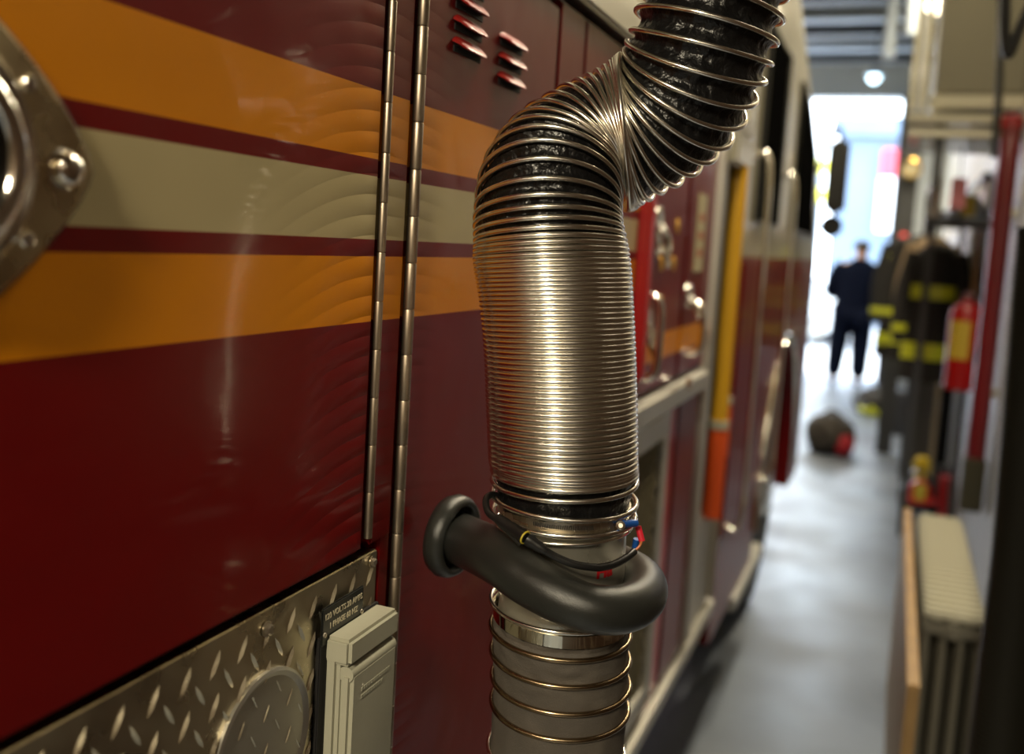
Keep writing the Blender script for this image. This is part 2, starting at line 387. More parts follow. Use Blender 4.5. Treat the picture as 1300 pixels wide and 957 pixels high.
# label plate
TM = lambda x, y, z: Matrix.Translation((x, y, z)) @ Matrix(((0, 0, 1, 0), (1, 0, 0, 0), (0, 1, 0, 0), (0, 0, 0, 1)))
lp = MB(); lp.box(X0+.003, X0+.0055, .7385, .8115, 1.2805, 1.316, .0015); lpo = lp.build('rating_plate', M_LABEL, plate)
text('lettering', '120 VOLTS 20 AMPS', .0076, TM(X0+.0056, .775, 1.3065), M_LETTER, lpo, bold=.0001).scale = (1, 1, 1)
text('lettering', '1 PHASE 60 HZ', .0076, TM(X0+.0056, .775, 1.2965), M_LETTER, lpo, bold=.0001)
for yy in (.7425, .8075): MB().lathe([(.0024, 0), (.0022, .0012), (.001, .0018)], (X0+.0055, yy, 1.291), (1, 0, 0), 12).build('rivet', M_STEEL, lpo)

# D-ring latch at the far left of the frame
lc = Vector((X0, .352, 1.675))
N = 96; outline = []
for k in range(N):
    a = 2*PI*k/N; rad = ((abs(math.cos(a))/.109)**1.32+(abs(math.sin(a))/.092)**1.32)**(-1/1.32)
    outline.append((lc.y+rad*math.cos(a), lc.z+rad*math.sin(a)*1.0))
def ring_plate(scale, x0, x1, m, name, inner=.0):
    mb = MB(); vs = []; fs = []
    prof = [(x0, scale), (x1-.001, scale), (x1, scale-.014), (x1, .60)]
    for x, s in prof:
        vs += [(x, lc.y+(y-lc.y)*s, lc.z+(z-lc.z)*s) for y, z in outline]
    for i in range(len(prof)-1):
        fs += [(i*N+k, i*N+(k+1) % N, (i+1)*N+(k+1) % N, (i+1)*N+k) for k in range(N)]
    fs.append(tuple((len(prof)-1)*N+k for k in range(N)))
    mb.add(vs, fs); return mb.build(name, m, T, smooth=True)
ring_plate(1.045, X0-.001, X0+.002, M_BLACK, 'latch_gasket')
latch = ring_plate(1.0, X0+.001, X0+.006, mat('warm bright latch metal', (.72, .60, .36), .25, 1, rnoise=(30, .18, .4)), 'latch_plate')
MB().lathe([(.066, .004), (.066, .0085), (.0625, .0115), (.0585, .0085), (.055, .004), (.03, .002)], lc, (1, 0, 0), 72).build('dish_rim', M_CHROME, latch, smooth=True)
MB().lathe([(.053, .003), (.050, .0055), (.03, .008), (.008, .009)], lc, (1, 0, 0), 48).build('dish', M_BLACK, latch, smooth=True)
dr = [lc+Vector((.014, .046*math.cos(a), .046*math.sin(a))) for a in [2*PI*k/48 for k in range(48)]]
MB().tube(dr, .0065, 12, closed=True).build('pull_ring', M_CHROME, latch, smooth=True)
MB().lathe([(.012, .004), (.012, .006), (.0100, .0068), (.0098, .0105), (.0085, .0135), (.0055, .0158), (.002, .0165)], (X0, .438, 1.674), (1, 0, 0), 32).build('lock_button', M_CHROME, latch, smooth=True)
for yy, zz in ((.4125, 1.7175), (.4125, 1.634), (.30, 1.725), (.30, 1.62)):
    MB().lathe([(.0052, .004), (.0052, .0065), (.0040, .0085), (.0015, .0092)], (X0, yy, zz), (1, 0, 0), 20).build('screw', M_CHROME, latch, smooth=True)

# ---- compartments beyond the hose
dC = panel(1.86, 2.225, 1.362, 1.972, M_FAR, 'compartment_door')
dD = panel(2.255, 2.565, 1.362, 1.972, M_FAR, 'compartment_door')
MB().box(X0-.01, X0+.022, 1.797, 1.835, 1.40, 1.76, .006).build('marker_strip', M_REDPLAIN, T, smooth=True)
def latch_small(y, z, parent, s=1.0):
    MB().lathe([(.034*s, 0), (.034*s, .004), (.028*s, .006), (.022*s, .003), (.01, .003)], (X0, y, z), (1, 0, 0), 32).build('latch_dish', M_CHROME, parent, smooth=True)
    pts = [(X0+.004, y-.02*s, z), (X0+.02, y-.018*s, z-.03*s), (X0+.026, y, z-.055*s), (X0+.02, y+.018*s, z-.03*s), (X0+.004, y+.02*s, z)]
    MB().tube(smooth_path(pts, 6), .005*s, 10).build('latch_pull', M_CHROME, parent, smooth=True)
latch_small(1.945, 1.70, dC); latch_small(1.945, 1.66, dC, .8); latch_small(1.90, 1.50, dC, 1.2); latch_small(2.31, 1.545, dD, .9)
MB().tube(smooth_path([(X0, 1.875, 1.56), (X0+.03, 1.875, 1.55), (X0+.035, 1.875, 1.48), (X0+.03, 1.875, 1.41), (X0, 1.875, 1.40)], 6), .008, 12).build('grab_handle', M_CHROME, dC, smooth=True)
MB().tube(smooth_path([(X0, 2.33, 1.53), (X0+.03, 2.33, 1.52), (X0+.035, 2.33, 1.47), (X0+.03, 2.33, 1.42), (X0, 2.33, 1.41)], 6), .008, 12).build('grab_handle', M_CHROME, dD, smooth=True)
cd = MB().box(X0, X0+.003, 2.335, 2.44, 1.60, 1.785, .001).build('notice_card', M_CARD, dD)
for k in range(3): MB().box(X0+.003, X0+.0036, 2.36, 2.415, 1.635+k*.042, 1.655+k*.042).build('notice_mark', mat('faded red print', (.40, .12, .06), .6), cd)
for yy, zz in ((2.07, 1.655), (2.00, 1.62), (2.02, 1.54), (2.13, 1.70), (2.12, 1.62)):
    MB().lathe([(.016, 0), (.016, .002), (.006, .003)], (X0, yy, zz), (1, 0, 0), 24).build('gold_stud', mat('gold leaf', (.65, .36, .03), .4, .6), dC)
MB().box(X0-.02, X0+.02, 1.41, 2.56, 1.300, 1.350, .006).build('rub_rail', M_ALU, T, smooth=True)
MB().lathe([(.014, 0), (.014, .012), (.006, .016)], (X0+.02, 2.27, 1.345), (1, 0, 0), 20).build('bolt', M_CHROME, T)
# lower frame with dark mesh
lf = MB(); lf.box(X0-.02, X0+.004, 1.44, 2.20, 1.235, 1.292, .003); lf.box(X0-.02, X0+.004, 2.14, 2.20, .62, 1.235, .003); lf.box(X0-.02, X0+.004, 1.44, 1.49, .62, 1.235, .003); lf.box(X0-.02, X0+.004, 1.49, 2.14, .62, .67, .003)
lf.build('compartment_frame', M_ALU, T)
ms = MB()
for k in range(28):
    y = 1.40+k*.045
    for s in (1, -1):
        ya, za, yb, zb = y, .67, y+s*.56, 1.235
        pts = []
        for t in [q/30 for q in range(31)]:
            yy = ya+(yb-ya)*t
            if 1.49 <= yy <= 2.14: pts.append((X0-.006, yy, za+(zb-za)*t))
        if len(pts) > 2: ms.tube([pts[0], pts[-1]], .0035, 6)
ms.build('mesh_screen', mat('dull brass mesh', (.22, .19, .12), .45, .8), T)
panel(2.215, 2.30, .60, 1.292, M_REDPLAIN, 'door_post', x1=X0-.004)
panel(2.31, 2.565, .60, 1.292, M_FAR, 'compartment_door')
MB().box(X0-.02, X0+.012, 2.575, 2.655, .60, 1.972, .006).build('corner_post', M_ALU, T, smooth=True)
# niche with yellow bar
MB().box(X0-.10, X0-.03, 2.66, 3.04, .60, 1.97).build('niche_back', mat('niche grey', (.02, .02, .018), .7, spec=.1), T)
MB().box(X0-.02, X0+.03, 2.67, 2.98, 1.885, 1.972, .008).build('bar_bracket', M_CREAMP, T, smooth=True)
gb = MB().tube([(X0+.012, 2.84, 1.165), (X0+.012, 2.84, 1.89)], .024, 20).build('yellow_bar', M_YELBAR, T, smooth=True)
MB().tube([(X0+.012, 2.84, .89), (X0+.012, 2.84, 1.165)], .028, 20).build('sleeve', M_ORBAR, gb, smooth=True)
MB().tube([(X0+.012, 2.84, 1.15), (X0+.012, 2.84, 1.175)], .030, 20).build('collar', M_CREAMP, gb, smooth=True)
g2 = MB().tube([(X0-.002, 3.0, 1.04), (X0-.002, 3.0, 1.21)], .024, 20).build('orange_sleeve', M_ORBAR, T, smooth=True)
MB().tube([(X0-.002, 3.0, 1.20), (X0-.002, 3.0, 1.22)], .026, 20).build('collar', M_CREAMP, g2, smooth=True)
MB().tube([(X0+.002, 3.0, .60), (X0+.002, 3.0, 1.04)], .012, 12).build('stem', M_ALU, g2, smooth=True)
panel(2.66, 3.04, .56, .90, M_ALU, 'kick_panel', x1=X0-.005)
# rub rails along the skirt
MB().box(X0-.06, X0+.012, 1.35, 3.05, .535, .585, .008).build('skirt_rail', M_ALU, T, smooth=True)
MB().box(X0-.06, X0+.012, 3.55, 4.32, .36, .415, .008).build('cab_step', M_ALU, T, smooth=True)
# cab
def arch(cy, cz, r, n=20): return [(cy+r*math.cos(PI-PI*k/n), cz+r*math.sin(PI-PI*k/n)) for k in range(n+1)]
WCY, WCZ, WR = 4.74, .55, .72
lower = [(3.06, .42), (WCY-WR, .42)]+arch(WCY, WCZ, WR)+[(WCY+WR, .42), (5.95, .42), (5.98, 1.64), (3.06, 1.64)]
cab = MB().prism_x(lower, -2.9, X0).build('cab_lower', paint_mat('maroon cab paint', stripes=False, plain=True), T)
roofp = [(3.06, 1.64), (3.06, 2.62), (3.12, 2.68), (3.9, 2.70), (4.25, 2.60), (4.75, 2.44), (5.25, 2.27), (5.62, 2.10), (5.80, 1.95), (5.95, 1.64)]
MB().prism_x(roofp, -2.9, X0-.002).build('cab_upper', M_CREAMP, T)
for poly, nm in (([(3.30, 1.76), (3.30, 2.38), (3.86, 2.38), (3.86, 1.76)], 'side_window'), ([(4.42, 1.76), (4.42, 2.38), (4.80, 2.32), (5.30, 2.16), (5.50, 1.76)], 'side_window')):
    wnd = MB().prism_x(poly, X0-.004, X0+.006).build(nm, M_GLASS, T)
    pts = [(X0+.006, y, z) for y, z in poly]
    MB().tube(pts, .010, 8, closed=True).build('window_seal', M_BLACK, wnd)
for y in (3.18, 3.98):
    MB().tube(smooth_path([(X0, y, 1.95), (X0+.05, y, 1.93), (X0+.055, y, 1.55), (X0+.055, y, 1.15), (X0+.05, y, .80), (X0, y, .78)], 6), .009, 12).build('cab_grab_rail', M_CHROME, T, smooth=True)
panel(3.12, 3.92, .75, 1.62, paint_mat('maroon cab door paint', stripes=False, plain=True), 'cab_door', x1=X0+.008)
MB().tube([(X0+.004, WCY+(WR+.015)*math.cos(a), WCZ+(WR+.015)*math.sin(a)) for a in [PI*k/30 for k in range(31)]], .015, 10).build('fender_trim', M_CHROME, T, smooth=True)
whl = MB().lathe([(.36, -.36), (.52, -.34), (.55, -.30), (.55, -.10), (.52, -.06), (.36, -.04)], (X0, WCY, .55), (1, 0, 0), 56).build('wheel', M_RUBT, T, smooth=True)
MB().lathe([(.37, -.14), (.37, -.05), (.33, -.04), (.31, -.12), (.14, -.16), (.13, -.05), (.10, -.02), (.03, -.015)], (X0, WCY, .55), (1, 0, 0), 48).build('wheel_rim', M_CHROME, whl, smooth=True)
for k in range(10):
    a = 2*PI*k/10; MB().lathe([(.018, -.15), (.018, -.10), (.01, -.09)], (X0, WCY+.2*math.cos(a), .55+.2*math.sin(a)), (1, 0, 0), 8).build('lug_nut', M_CHROME, whl)
for yy in (-1.6,):
    w2 = MB().lathe([(.36, -.36), (.52, -.34), (.55, -.30), (.55, -.10), (.52, -.06), (.36, -.04)], (X0, yy, .55), (1, 0, 0), 40).build('wheel', M_RUBT, T, smooth=True)
# bumper, mirrors
MB().box(-2.85, X0-.02, 5.98, 6.25, .45, .80, .04).build('bumper', M_CHROME, T, smooth=True)
p1 = onY(1063, 222, 5.9)
mir = MB().box(p1.x-.055, p1.x+.055, 5.86, 5.98, p1.z-.21, p1.z+.19, .02).build('mirror', M_BLACK, T, smooth=True)
MB().tube(smooth_path([(X0-.01, 5.6, 2.10), (X0+.05, 5.8, p1.z+.24), (p1.x, 5.92, p1.z+.24), (p1.x, 5.92, p1.z+.17)], 6), .012, 8).build('mirror_arm', M_BEAM, mir)
p2 = onY(1055, 287, 5.9)
mr2 = MB(); mr2.lathe([(.03, -.03), (.055, -.02), (.062, .01), (.055, .02)], (p2.x, 5.92, p2.z), (0, -1, 0), 32); mr2.build('convex_mirror', M_BLACK, mir, smooth=True)
MB().tube([(p2.x, 5.93, p2.z+.04), (p1.x, 5.93, p1.z-.19)], .009, 8).build('mirror_stem', M_BEAM, mir)

# ================================================================== EXHAUST HOSE
HZ = thing('exhaust_hose', 'black exhaust extraction hose wound with bright steel wire beside the red truck', 'hose', (-.3, .9, 0))
KEYS = [  # turn, left px, right px, bow of the near half
 (-12, (618, 880), (803, 902), -46), (-8, (618, 795), (804, 817), -40), (-3, (622, 690), (807, 708), -32),
 (0, (625, 610), (808, 622), -27), (5, (623, 580), (807, 588), -21), (15, (620, 515), (806, 518), -14), (26, (617, 445), (804, 446), -7),
 (36, (611, 382), (801, 382), -1), (46, (603, 325), (796, 322), 5), (50, (603.5, 299), (791, 297), 15), (51, (603, 289), (789, 288.5), 19),
 (52, (603, 279), (788, 281), 24), (53, (604, 266), (787.5, 274), 31), (54, (605, 251), (787, 267), 43),
 (55, (608, 232), (787, 260), 54), (56, (615, 208), (787, 254), 58), (57, (627, 184), (787, 250), 56), (58, (644, 161), (788, 248), 48),
 (59, (665, 141), (788.5, 250), 40), (60, (688, 126), (789, 254), 34), (61, (708, 113), (790, 258), 28), (62, (727, 105), (791, 261), 22),
 (63, (742, 99), (792, 264), 16), (64, (755, 93), (794, 266), 12), (65, (765, 88), (796, 267), 8), (66, (773, 83), (798, 267), 5),
 (68, (781, 77), (802, 266), 0), (70, (786, 73), (806, 264), -4), (72, (789, 72), (809.5, 261), -8), (73, (790, 74), (812, 259), -10), (74, (790, 77), (818, 256), -12),
 (75, (789, 81), (830, 251), -15), (76, (788, 84), (847.5, 241), -18), (77, (788, 84), (869, 231), -22), (78, (789, 81), (893, 214), -25),
 (79, (790, 76), (914, 197), -27), (80, (791, 70), (934, 175), -26), (81, (793, 64), (951, 147), -22), (82, (795, 54), (964, 121), -15),
 (83, (799.6, 42), (974, 97), -1), (84, (806, 18), (981, 75), 10), (85, (811, -9), (988, 48), 18), (86, (815, -37), (995, 19), 22),
 (88, (824, -95), (1005, -38), 26), (92, (832, -205), (1014, -150), 34)]
frames = []; Dp = .93; prev = None
base_i = [k[0] for k in KEYS].index(0)
def key_img(k):
    t, L, R_, bw = k; L = Vector(L); R_ = Vector(R_); c = (L+R_)/2; dv = R_-L; r = dv.length/2; dv.normalize()
    q = max(-.93, min(.93, bw/r)); m = Vector((dv.y, -dv.x))     # image direction "along the path" (px, y down)
    return t, c, dv, r, q, m
info = [key_img(k) for k in KEYS]
Ds = [0]*len(info); Ds[base_i] = .93
for i in range(base_i+1, len(info)):
    a, b_ = info[i-1], info[i]; q = (a[4]+b_[4])/2; adv = (b_[1]-a[1]).length
    Ds[i] = Ds[i-1]+adv*q/math.sqrt(1-q*q)/FP*Ds[i-1]*.8
for i in range(base_i-1, -1, -1):
    a, b_ = info[i+1], info[i]; Ds[i] = Ds[i+1]+.018*(b_[1]-a[1]).length/100
print('hose depths', [round(d, 3) for d in Ds])
for (t, c, dv, r, q, m), D in zip(info, Ds):
    C = atD(c.x, c.y, D); a = (M3 @ Vector((dv.x, -dv.y, 0))).normalized()
    view = (C-CAM).normalized(); a = (a-view*a.dot(view)).normalized()
    mm = a.cross(view)*-1 
    im = (M3 @ Vector((m.x, -m.y, 0)))
    if mm.dot(im) < 0: mm = -mm
    n = (mm*math.sqrt(1-q*q)+view*q).normalized()
    frames.append((t, C, a, n, r*D/FP))
# above the frame: straight up to the ceiling
t, C, a, n, R_ = frames[-1]
up = Vector((0, 0, 1)); top = C.copy(); tt = t
C2 = C.copy()
for k in range(1, 12):
    C2 = C2+((n*(1-k/4)+up*(k/4)).normalized() if k < 4 else up)*.17; tt += 7
    if C2.z > CZ-.02: C2.z = CZ-.02
    nn = (n*(1-k/4)+up*(k/4)).normalized() if k < 4 else up
    frames.append((tt, C2.copy(), (a-nn*a.dot(nn)).normalized(), nn, R_))
    if C2.z >= CZ-.021: break
# below the frame: straight down to the floor
low = frames[0]; dn = []
Cb = low[1].copy()
for k in range(1, 8):
    zt = Cb.z*(1-k/7)+.004*(k/7); nn = (low[3]*max(0, 1-k/2)+up*min(1, k/2)).normalized()
    dn.append((low[0]-4*k, Vector((Cb.x-.004*k, Cb.y+.004*k, zt)), (low[2]-nn*low[2].dot(nn)).normalized(), nn, low[4]))
frames = dn[::-1]+frames
TT = [f[0] for f in frames]
def hermite(vals, i, u):
    def tan(j):
        if j <= 0: return (vals[1]-vals[0])/(TT[1]-TT[0])
        if j >= len(TT)-1: return (vals[-1]-vals[-2])/(TT[-1]-TT[-2])
        d0 = (vals[j]-vals[j-1])/(TT[j]-TT[j-1]); d1 = (vals[j+1]-vals[j])/(TT[j+1]-TT[j]); w0 = TT[j+1]-TT[j]; w1 = TT[j]-TT[j-1]
        return (d0*w0+d1*w1)/(w0+w1)
    h = TT[i+1]-TT[i]; p0, p1 = vals[i], vals[i+1]; m0, m1 = tan(i)*h, tan(i+1)*h
    return p0*(2*u**3-3*u*u+1)+m0*(u**3-2*u*u+u)+p1*(-2*u**3+3*u*u)+m1*(u**3-u*u)
VC = [f[1] for f in frames]; VA = [f[2] for f in frames]; VN = [f[3] for f in frames]; VR = [f[4] for f in frames]
def frame_at(t):
    t = max(TT[0], min(TT[-1]-1e-6, t)); i = 0
    while i < len(TT)-2 and TT[i+1] <= t: i += 1
    u = (t-TT[i])/(TT[i+1]-TT[i])
    C = hermite(VC, i, u); A = hermite(VA, i, u); Nn = hermite(VN, i, u).normalized(); Rr = hermite(VR, i, u)
    A = (A-Nn*A.dot(Nn)).normalized(); return C, A, Nn.cross(A), Nn, Rr
def hose_pt(t, th, rr=1.0, dr=0.0):
    C, A, B, Nn, Rr = frame_at(t); return C+(A*math.cos(th)+B*math.sin(th))*(Rr*rr+dr)
# wire helix (upper hose)
SEGT = 72
wp = []
rw = .00255
for k in range(int((TT[-1]-0)*SEGT)):
    t = k/SEGT
    if t > 130: break
    wp.append(hose_pt(t, 2*PI*t+.3+PI/2))
MB().tube(wp, rw, 8).build('wire_coil', M_WIRE, HZ, smooth=True, angle=180)
if True:
    wp2 = [hose_pt(t/24, 2*PI*t/24+.3+PI/2) for t in range(130*24, int(TT[-1]*24))]
    if len(wp2) > 3: MB().tube(wp2, rw, 6).build('wire_coil', M_WIRE, HZ, smooth=True, angle=180)
# liner
def liner(t0, t1, dt, m, name, seg=72, dip=.10, wr=.0014, extra=None, radf=1.0, sag=1.0):
    n = int((t1-t0)/dt); vs = []; fs = []; rnd = random.Random(3)
    import mathutils
    for i in range(n+1):
        t = t0+(t1-t0)*i/n; C, A, B, Nn, Rr = frame_at(t); C1 = frame_at(t+.5)[0]; C0 = frame_at(t-.5)[0]; axial = (C1-C0).length
        for k in range(seg):
            th = 2*PI*k/seg
            # local pitch on this side
            q1 = hose_pt(t+.5, th)-hose_pt(t-.5, th); pit = q1.length
            ph = (t-(th-.3-PI/2)/(2*PI)) % 1.0
            s = math.sin(PI*ph)
            nz = mathutils.noise.noise(Vector((math.cos(th)*5, math.sin(th)*5, t*1.1)))
            nz2 = mathutils.noise.noise(Vector((math.cos(th)*11+4, math.sin(th)*11, t*1.7)))
            depth = rw+.0004+min(pit, .03)*.20*s*sag+abs(nz)*.16*pit*s+nz2*.09*pit*s
            vs.append(C+(A*math.cos(th)+B*math.sin(th))*(Rr*radf-depth))
    for i in range(n):
        for k in range(seg): fs.append((i*seg+k, i*seg+(k+1) % seg, (i+1)*seg+(k+1) % seg, (i+1)*seg+k))
    return MB().add(vs, fs).build(name, m, HZ, smooth=True, angle=180)
liner(-1.2, 44, .5, M_VINYL, 'fabric_liner', 48)
liner(44, 92, .10, M_VINYL, 'fabric_liner', 96)
liner(92, TT[-1]-.01, .5, M_VINYL, 'fabric_liner', 48)
# steel collar and lower hose: revolve profiles along the frames below turn 0
def sweep(prof, name, m, parent=HZ, seg=72, th0=0, th1=2*PI, capped=False):
    vs = []; fs = []; closed = abs(th1-th0-2*PI) < 1e-6; n = len(prof); K = seg if closed else seg+1
    for t, r in prof:
        C, A, B, Nn, Rr = frame_at(t)
        for k in range(K):
            th = th0+(th1-th0)*k/seg; vs.append(C+(A*math.cos(th)+B*math.sin(th))*r)
    for i in range(n-1):
        for k in range(seg): fs.append((i*K+k, i*K+(k+1) % K, (i+1)*K+(k+1) % K, (i+1)*K+k))
    return MB().add(vs, fs).build(name, m, parent, smooth=True, angle=40)
def turn_for(py):          # turn whose centre shows at this height in the photograph
    best = None
    for k in range(-1200, 100):
        t = k/100; C = frame_at(t)[0]-CAM; c = M3.transposed() @ C; y = CY-FP*c.y/-c.z
        if best is None or abs(y-py) < best[0]: best = (abs(y-py), t)
    return best[1]
tA = turn_for(622); tB = turn_for(787)
RC = .0605
collar = sweep([(tA, RC), (turn_for(650), RC), (turn_for(662), RC), (turn_for(664), RC-.0012), (turn_for(700), RC-.0012), (turn_for(760), RC-.0012), (tB, RC+.001)], 'steel_collar', mat('dull galvanised steel', (.56, .53, .44), .3, .75, rnoise=(18, .2, .45)))
# loose wire turns over the collar
def ring(py, r, tilt=0.0, rwire=rw, name='wire_ring', m=M_WIRE, parent=HZ, turns=1.0, drop=0):
    t = turn_for(py); pts = []
    n = int(96*turns)
    for k in range(n):
        th = 2*PI*k/96; C, A, B, Nn, Rr = frame_at(t)
        pts.append(C+(A*math.cos(th)+B*math.sin(th))*r+Nn*(tilt*math.cos(th)+drop*k/n))
    return MB().tube(pts, rwire, 10, closed=(turns == 1.0)).build(name, m, parent, smooth=True, angle=180)
ring(630, .0675, -.001); ring(650, .0668, .001); ring(661, .0640, .003, rwire=.0018)
clampb = sweep([(turn_for(633.5), RC+.0006), (turn_for(634), RC+.0022), (turn_for(648), RC+.0022), (turn_for(648.5), RC+.0006)], 'hose_clamp', M_STEEL)
# clamp screw slots
C, A, B, Nn, Rr = frame_at(turn_for(640))
sl = MB(); 
near = -1 if (frame_at(-3)[1].cross(Vector((0,0,1)))).length else 1
def near_dir(t, off):      # direction on the ring towards the camera, turned by off to the right
    C, A, B, Nn, Rr = frame_at(t); v = (CAM-C); v = (v-Nn*v.dot(Nn)).normalized(); r_ = A
    side = (A-v*A.dot(v)).normalized(); return C, (v*math.cos(off)+side*math.sin(off)), (side*math.cos(off)-v*math.sin(off)), Nn
for k in range(34):
    off = -.42+k*.026; C, o_, s_, Nn = near_dir(turn_for(641), off)
    c = C+o_*(RC+.0023); hw = .0005; hh = .0022
    sl.add([c-s_*hw-Nn*hh+s_*.0005, c+s_*hw-Nn*hh+s_*.0005, c+s_*hw+Nn*hh-s_*.0005, c-s_*hw+Nn*hh-s_*.0005], [(0, 1, 2, 3)])
sl.build('clamp_slots', M_DARK, clampb)
# red lettering on the collar
C, o_, s_, Nn = near_dir(turn_for(698), .72)
mx = Matrix((( s_.x, Nn.x, o_.x, 0), (s_.y, Nn.y, o_.y, 0), (s_.z, Nn.z, o_.z, 0), (0, 0, 0, 1)))
pc = C+o_*(RC-.0006); mx = Matrix.Translation(pc) @ mx
lt = text('lettering', 'Ha', .017, mx, M_REDINK, collar, ext=.0002, bold=.0007)
for v in lt.data.vertices:     # wrap round the collar
    d = v.co-C; h = d.dot(Nn); rad = d-Nn*h; v.co = C+Nn*h+rad.normalized()*(RC-.0006)
# lower fabric hose
t2 = turn_for(778); 
prof = [(turn_for(776), .0615)]
lowt = [turn_for(y) for y in (790, 800, 812)]
tlow = TT[0]+.01
def lower_liner():
    import mathutils
    seg = 96; vs = []; fs = []; n = 90; t0 = turn_for(786)
    for i in range(n+1):
        t = t0+(tlow-t0)*(i/n)**1.6; C, A, B, Nn, Rr = frame_at(t)
        for k in range(seg):
            th = 2*PI*k/seg
            r = .0630 if i < 6 else .0655
            w_ = .0009*math.sin(th*38)*max(0, 1-i/12)+.0016*mathutils.noise.noise(Vector((math.cos(th)*4, math.sin(th)*4, t*2)))
            vs.append(C+(A*math.cos(th)+B*math.sin(th))*(r+w_))
    for i in range(n):
        for k in range(seg): fs.append((i*seg+k, i*seg+(k+1) % seg, (i+1)*seg+(k+1) % seg, (i+1)*seg+k))
    return MB().add(vs, fs).build('lower_sleeve', M_FABRIC, HZ, smooth=True, angle=180)
lower_liner()
for py in (764,): ring(py, .0675, .0005, rwire=.0022)
for py in (797, 828, 860, 893): ring(py, .0672, .0008, m=M_BRONZE)
t = TT[0]+2
while t < turn_for(893)-1.0:
    C, A, B, Nn, Rr = frame_at(t); pts = [C+(A*math.cos(2*PI*k/64)+B*math.sin(2*PI*k/64))*.0672 for k in range(64)]
    MB().tube(pts, rw, 8, closed=True).build('wire_ring', M_WIRE, HZ, smooth=True, angle=180); t += 1.3
band = sweep([(turn_for(769), .0630), (turn_for(769.4), .0655), (turn_for(784), .0655), (turn_for(784.4), .0630)], 'clamp_band', mat('polished band', (.85, .78, .62), .06, 1))
# rubber bumper handle
def cyl(off, rr, py, dn=0.0):
    C, o_, s_, Nn = near_dir(turn_for(py), off); return C+o_*rr+Nn*dn
flg = onX(574, 680, X0+.040)
hp = [flg+Vector((-.002, 0, 0)), flg+Vector((.012, -.001, -.002)), atD(632, 707, .915), atD(680, 741, .872), atD(740, 770, .852), atD(790, 773, .866), atD(817, 757, .905), atD(812, 733, .955), atD(770, 712, 1.00), atD(715, 702, 1.012), atD(680, 700, 1.0)]
path = smooth_path(hp, 10)
def hr(u): return .0285-.0075*min(1, u/.40)
handle = MB().tube(path, hr, 28).build('rubber_handle', M_RUBBER, HZ, smooth=True, angle=180)
# seam lip along the handle underside
lip = [p+Vector((0, 0, -.0165))+ (CAM-p).normalized()*.004 for p in path[14:64]]
MB().tube(lip, .0012, 6).build('mould_seam', M_RUBBER, handle, smooth=True)
nrm = Vector((1, -.12, -.05)).normalized()
MB().lathe([(.012, -.012), (.032, -.013), (.0405, -.010), (.0440, -.002), (.0432, .006), (.0395, .0115), (.035, .0125), (.0325, .009), (.0315, .002), (.02, .001)], flg, nrm, 48).build('handle_disc', M_RUBBER, handle, smooth=True, angle=180)
# cable with plug and crimps
def near_px(px, py, D): return atD(px, py, D)
cb = [near_px(628, 668, .905), near_px(618, 655, .895), near_px(616, 638, .895), near_px(622, 631, .90), near_px(634, 634, .905), near_px(640, 645, .90)]
cab1 = MB().tube(smooth_path([near_px(640, 636, .93), near_px(626, 628, .915), near_px(617, 634, .90), near_px(620, 650, .887), near_px(632, 660, .875)], 8), .0032, 12).build('signal_cable', M_BLACK, HZ, smooth=True)
pa, pb = near_px(630, 657, .874), near_px(668, 683, .853)
ax = (pb-pa); Lp = ax.length
MB().lathe([(.0035, 0), (.0048, .004), (.0054, .010), (.0050, .016), (.0056, .018), (.0056, Lp-.006), (.0062, Lp-.005), (.0062, Lp-.001), (.004, Lp)], pa, ax, 20).build('plug', M_BLACK, cab1, smooth=True)
MB().lathe([(.0060, 0), (.0064, .0008), (.0060, .0016)], pa+ax.normalized()*(Lp-.002), ax, 20).build('yellow_ring', M_YEL, cab1, smooth=True)
pc_, pd = near_px(668, 683, .853), near_px(686, 695, .850)
MB().lathe([(.0058, .001), (.0058, .006), (.0050, .008), (.0052, .013), (.003, .020)], pc_, pd-pc_, 20).build('cable_gland', M_BLACK, cab1, smooth=True)
MB().tube([near_px(636, 664, .872), near_px(650, 676, .864), near_px(664, 690, .858)], .0042, 10).build('strap_bracket', M_BLACK, cab1, smooth=True)
MB().tube(smooth_path([pd, near_px(704, 706, .852), near_px(728, 716, .853), near_px(752, 720, .858), near_px(764, 720, .864), near_px(780, 716, .875), near_px(795, 708, .886), near_px(805, 700, .896)], 8), .0034, 12).build('signal_cable', M_BLACK, HZ, smooth=True)
MB().tube(smooth_path([near_px(804, 701, .895), near_px(812, 693, .905), near_px(815, 684, .910)], 6), .0013, 8).build('copper_wire', M_COPPER, HZ)
MB().tube([near_px(810, 668, .912), near_px(815, 687, .910)], .0030, 12).build('red_crimp', M_REDPL, HZ, smooth=True)
MB().tube([near_px(791, 665, .888), near_px(807, 664, .900)], .0036, 12).build('blue_crimp', M_BLUE, HZ, smooth=True)
MB().tube([near_px(808, 684, .922), near_px(806, 695, .925)], .003, 12).build('blue_crimp', M_BLUE, HZ, smooth=True)
sc = near_px(788, 667, .876)
MB().lathe([(.0042, 0), (.0042, .002), (.002, .003)], sc, CAM-sc, 12).build('terminal_screw', M_STEEL, HZ)

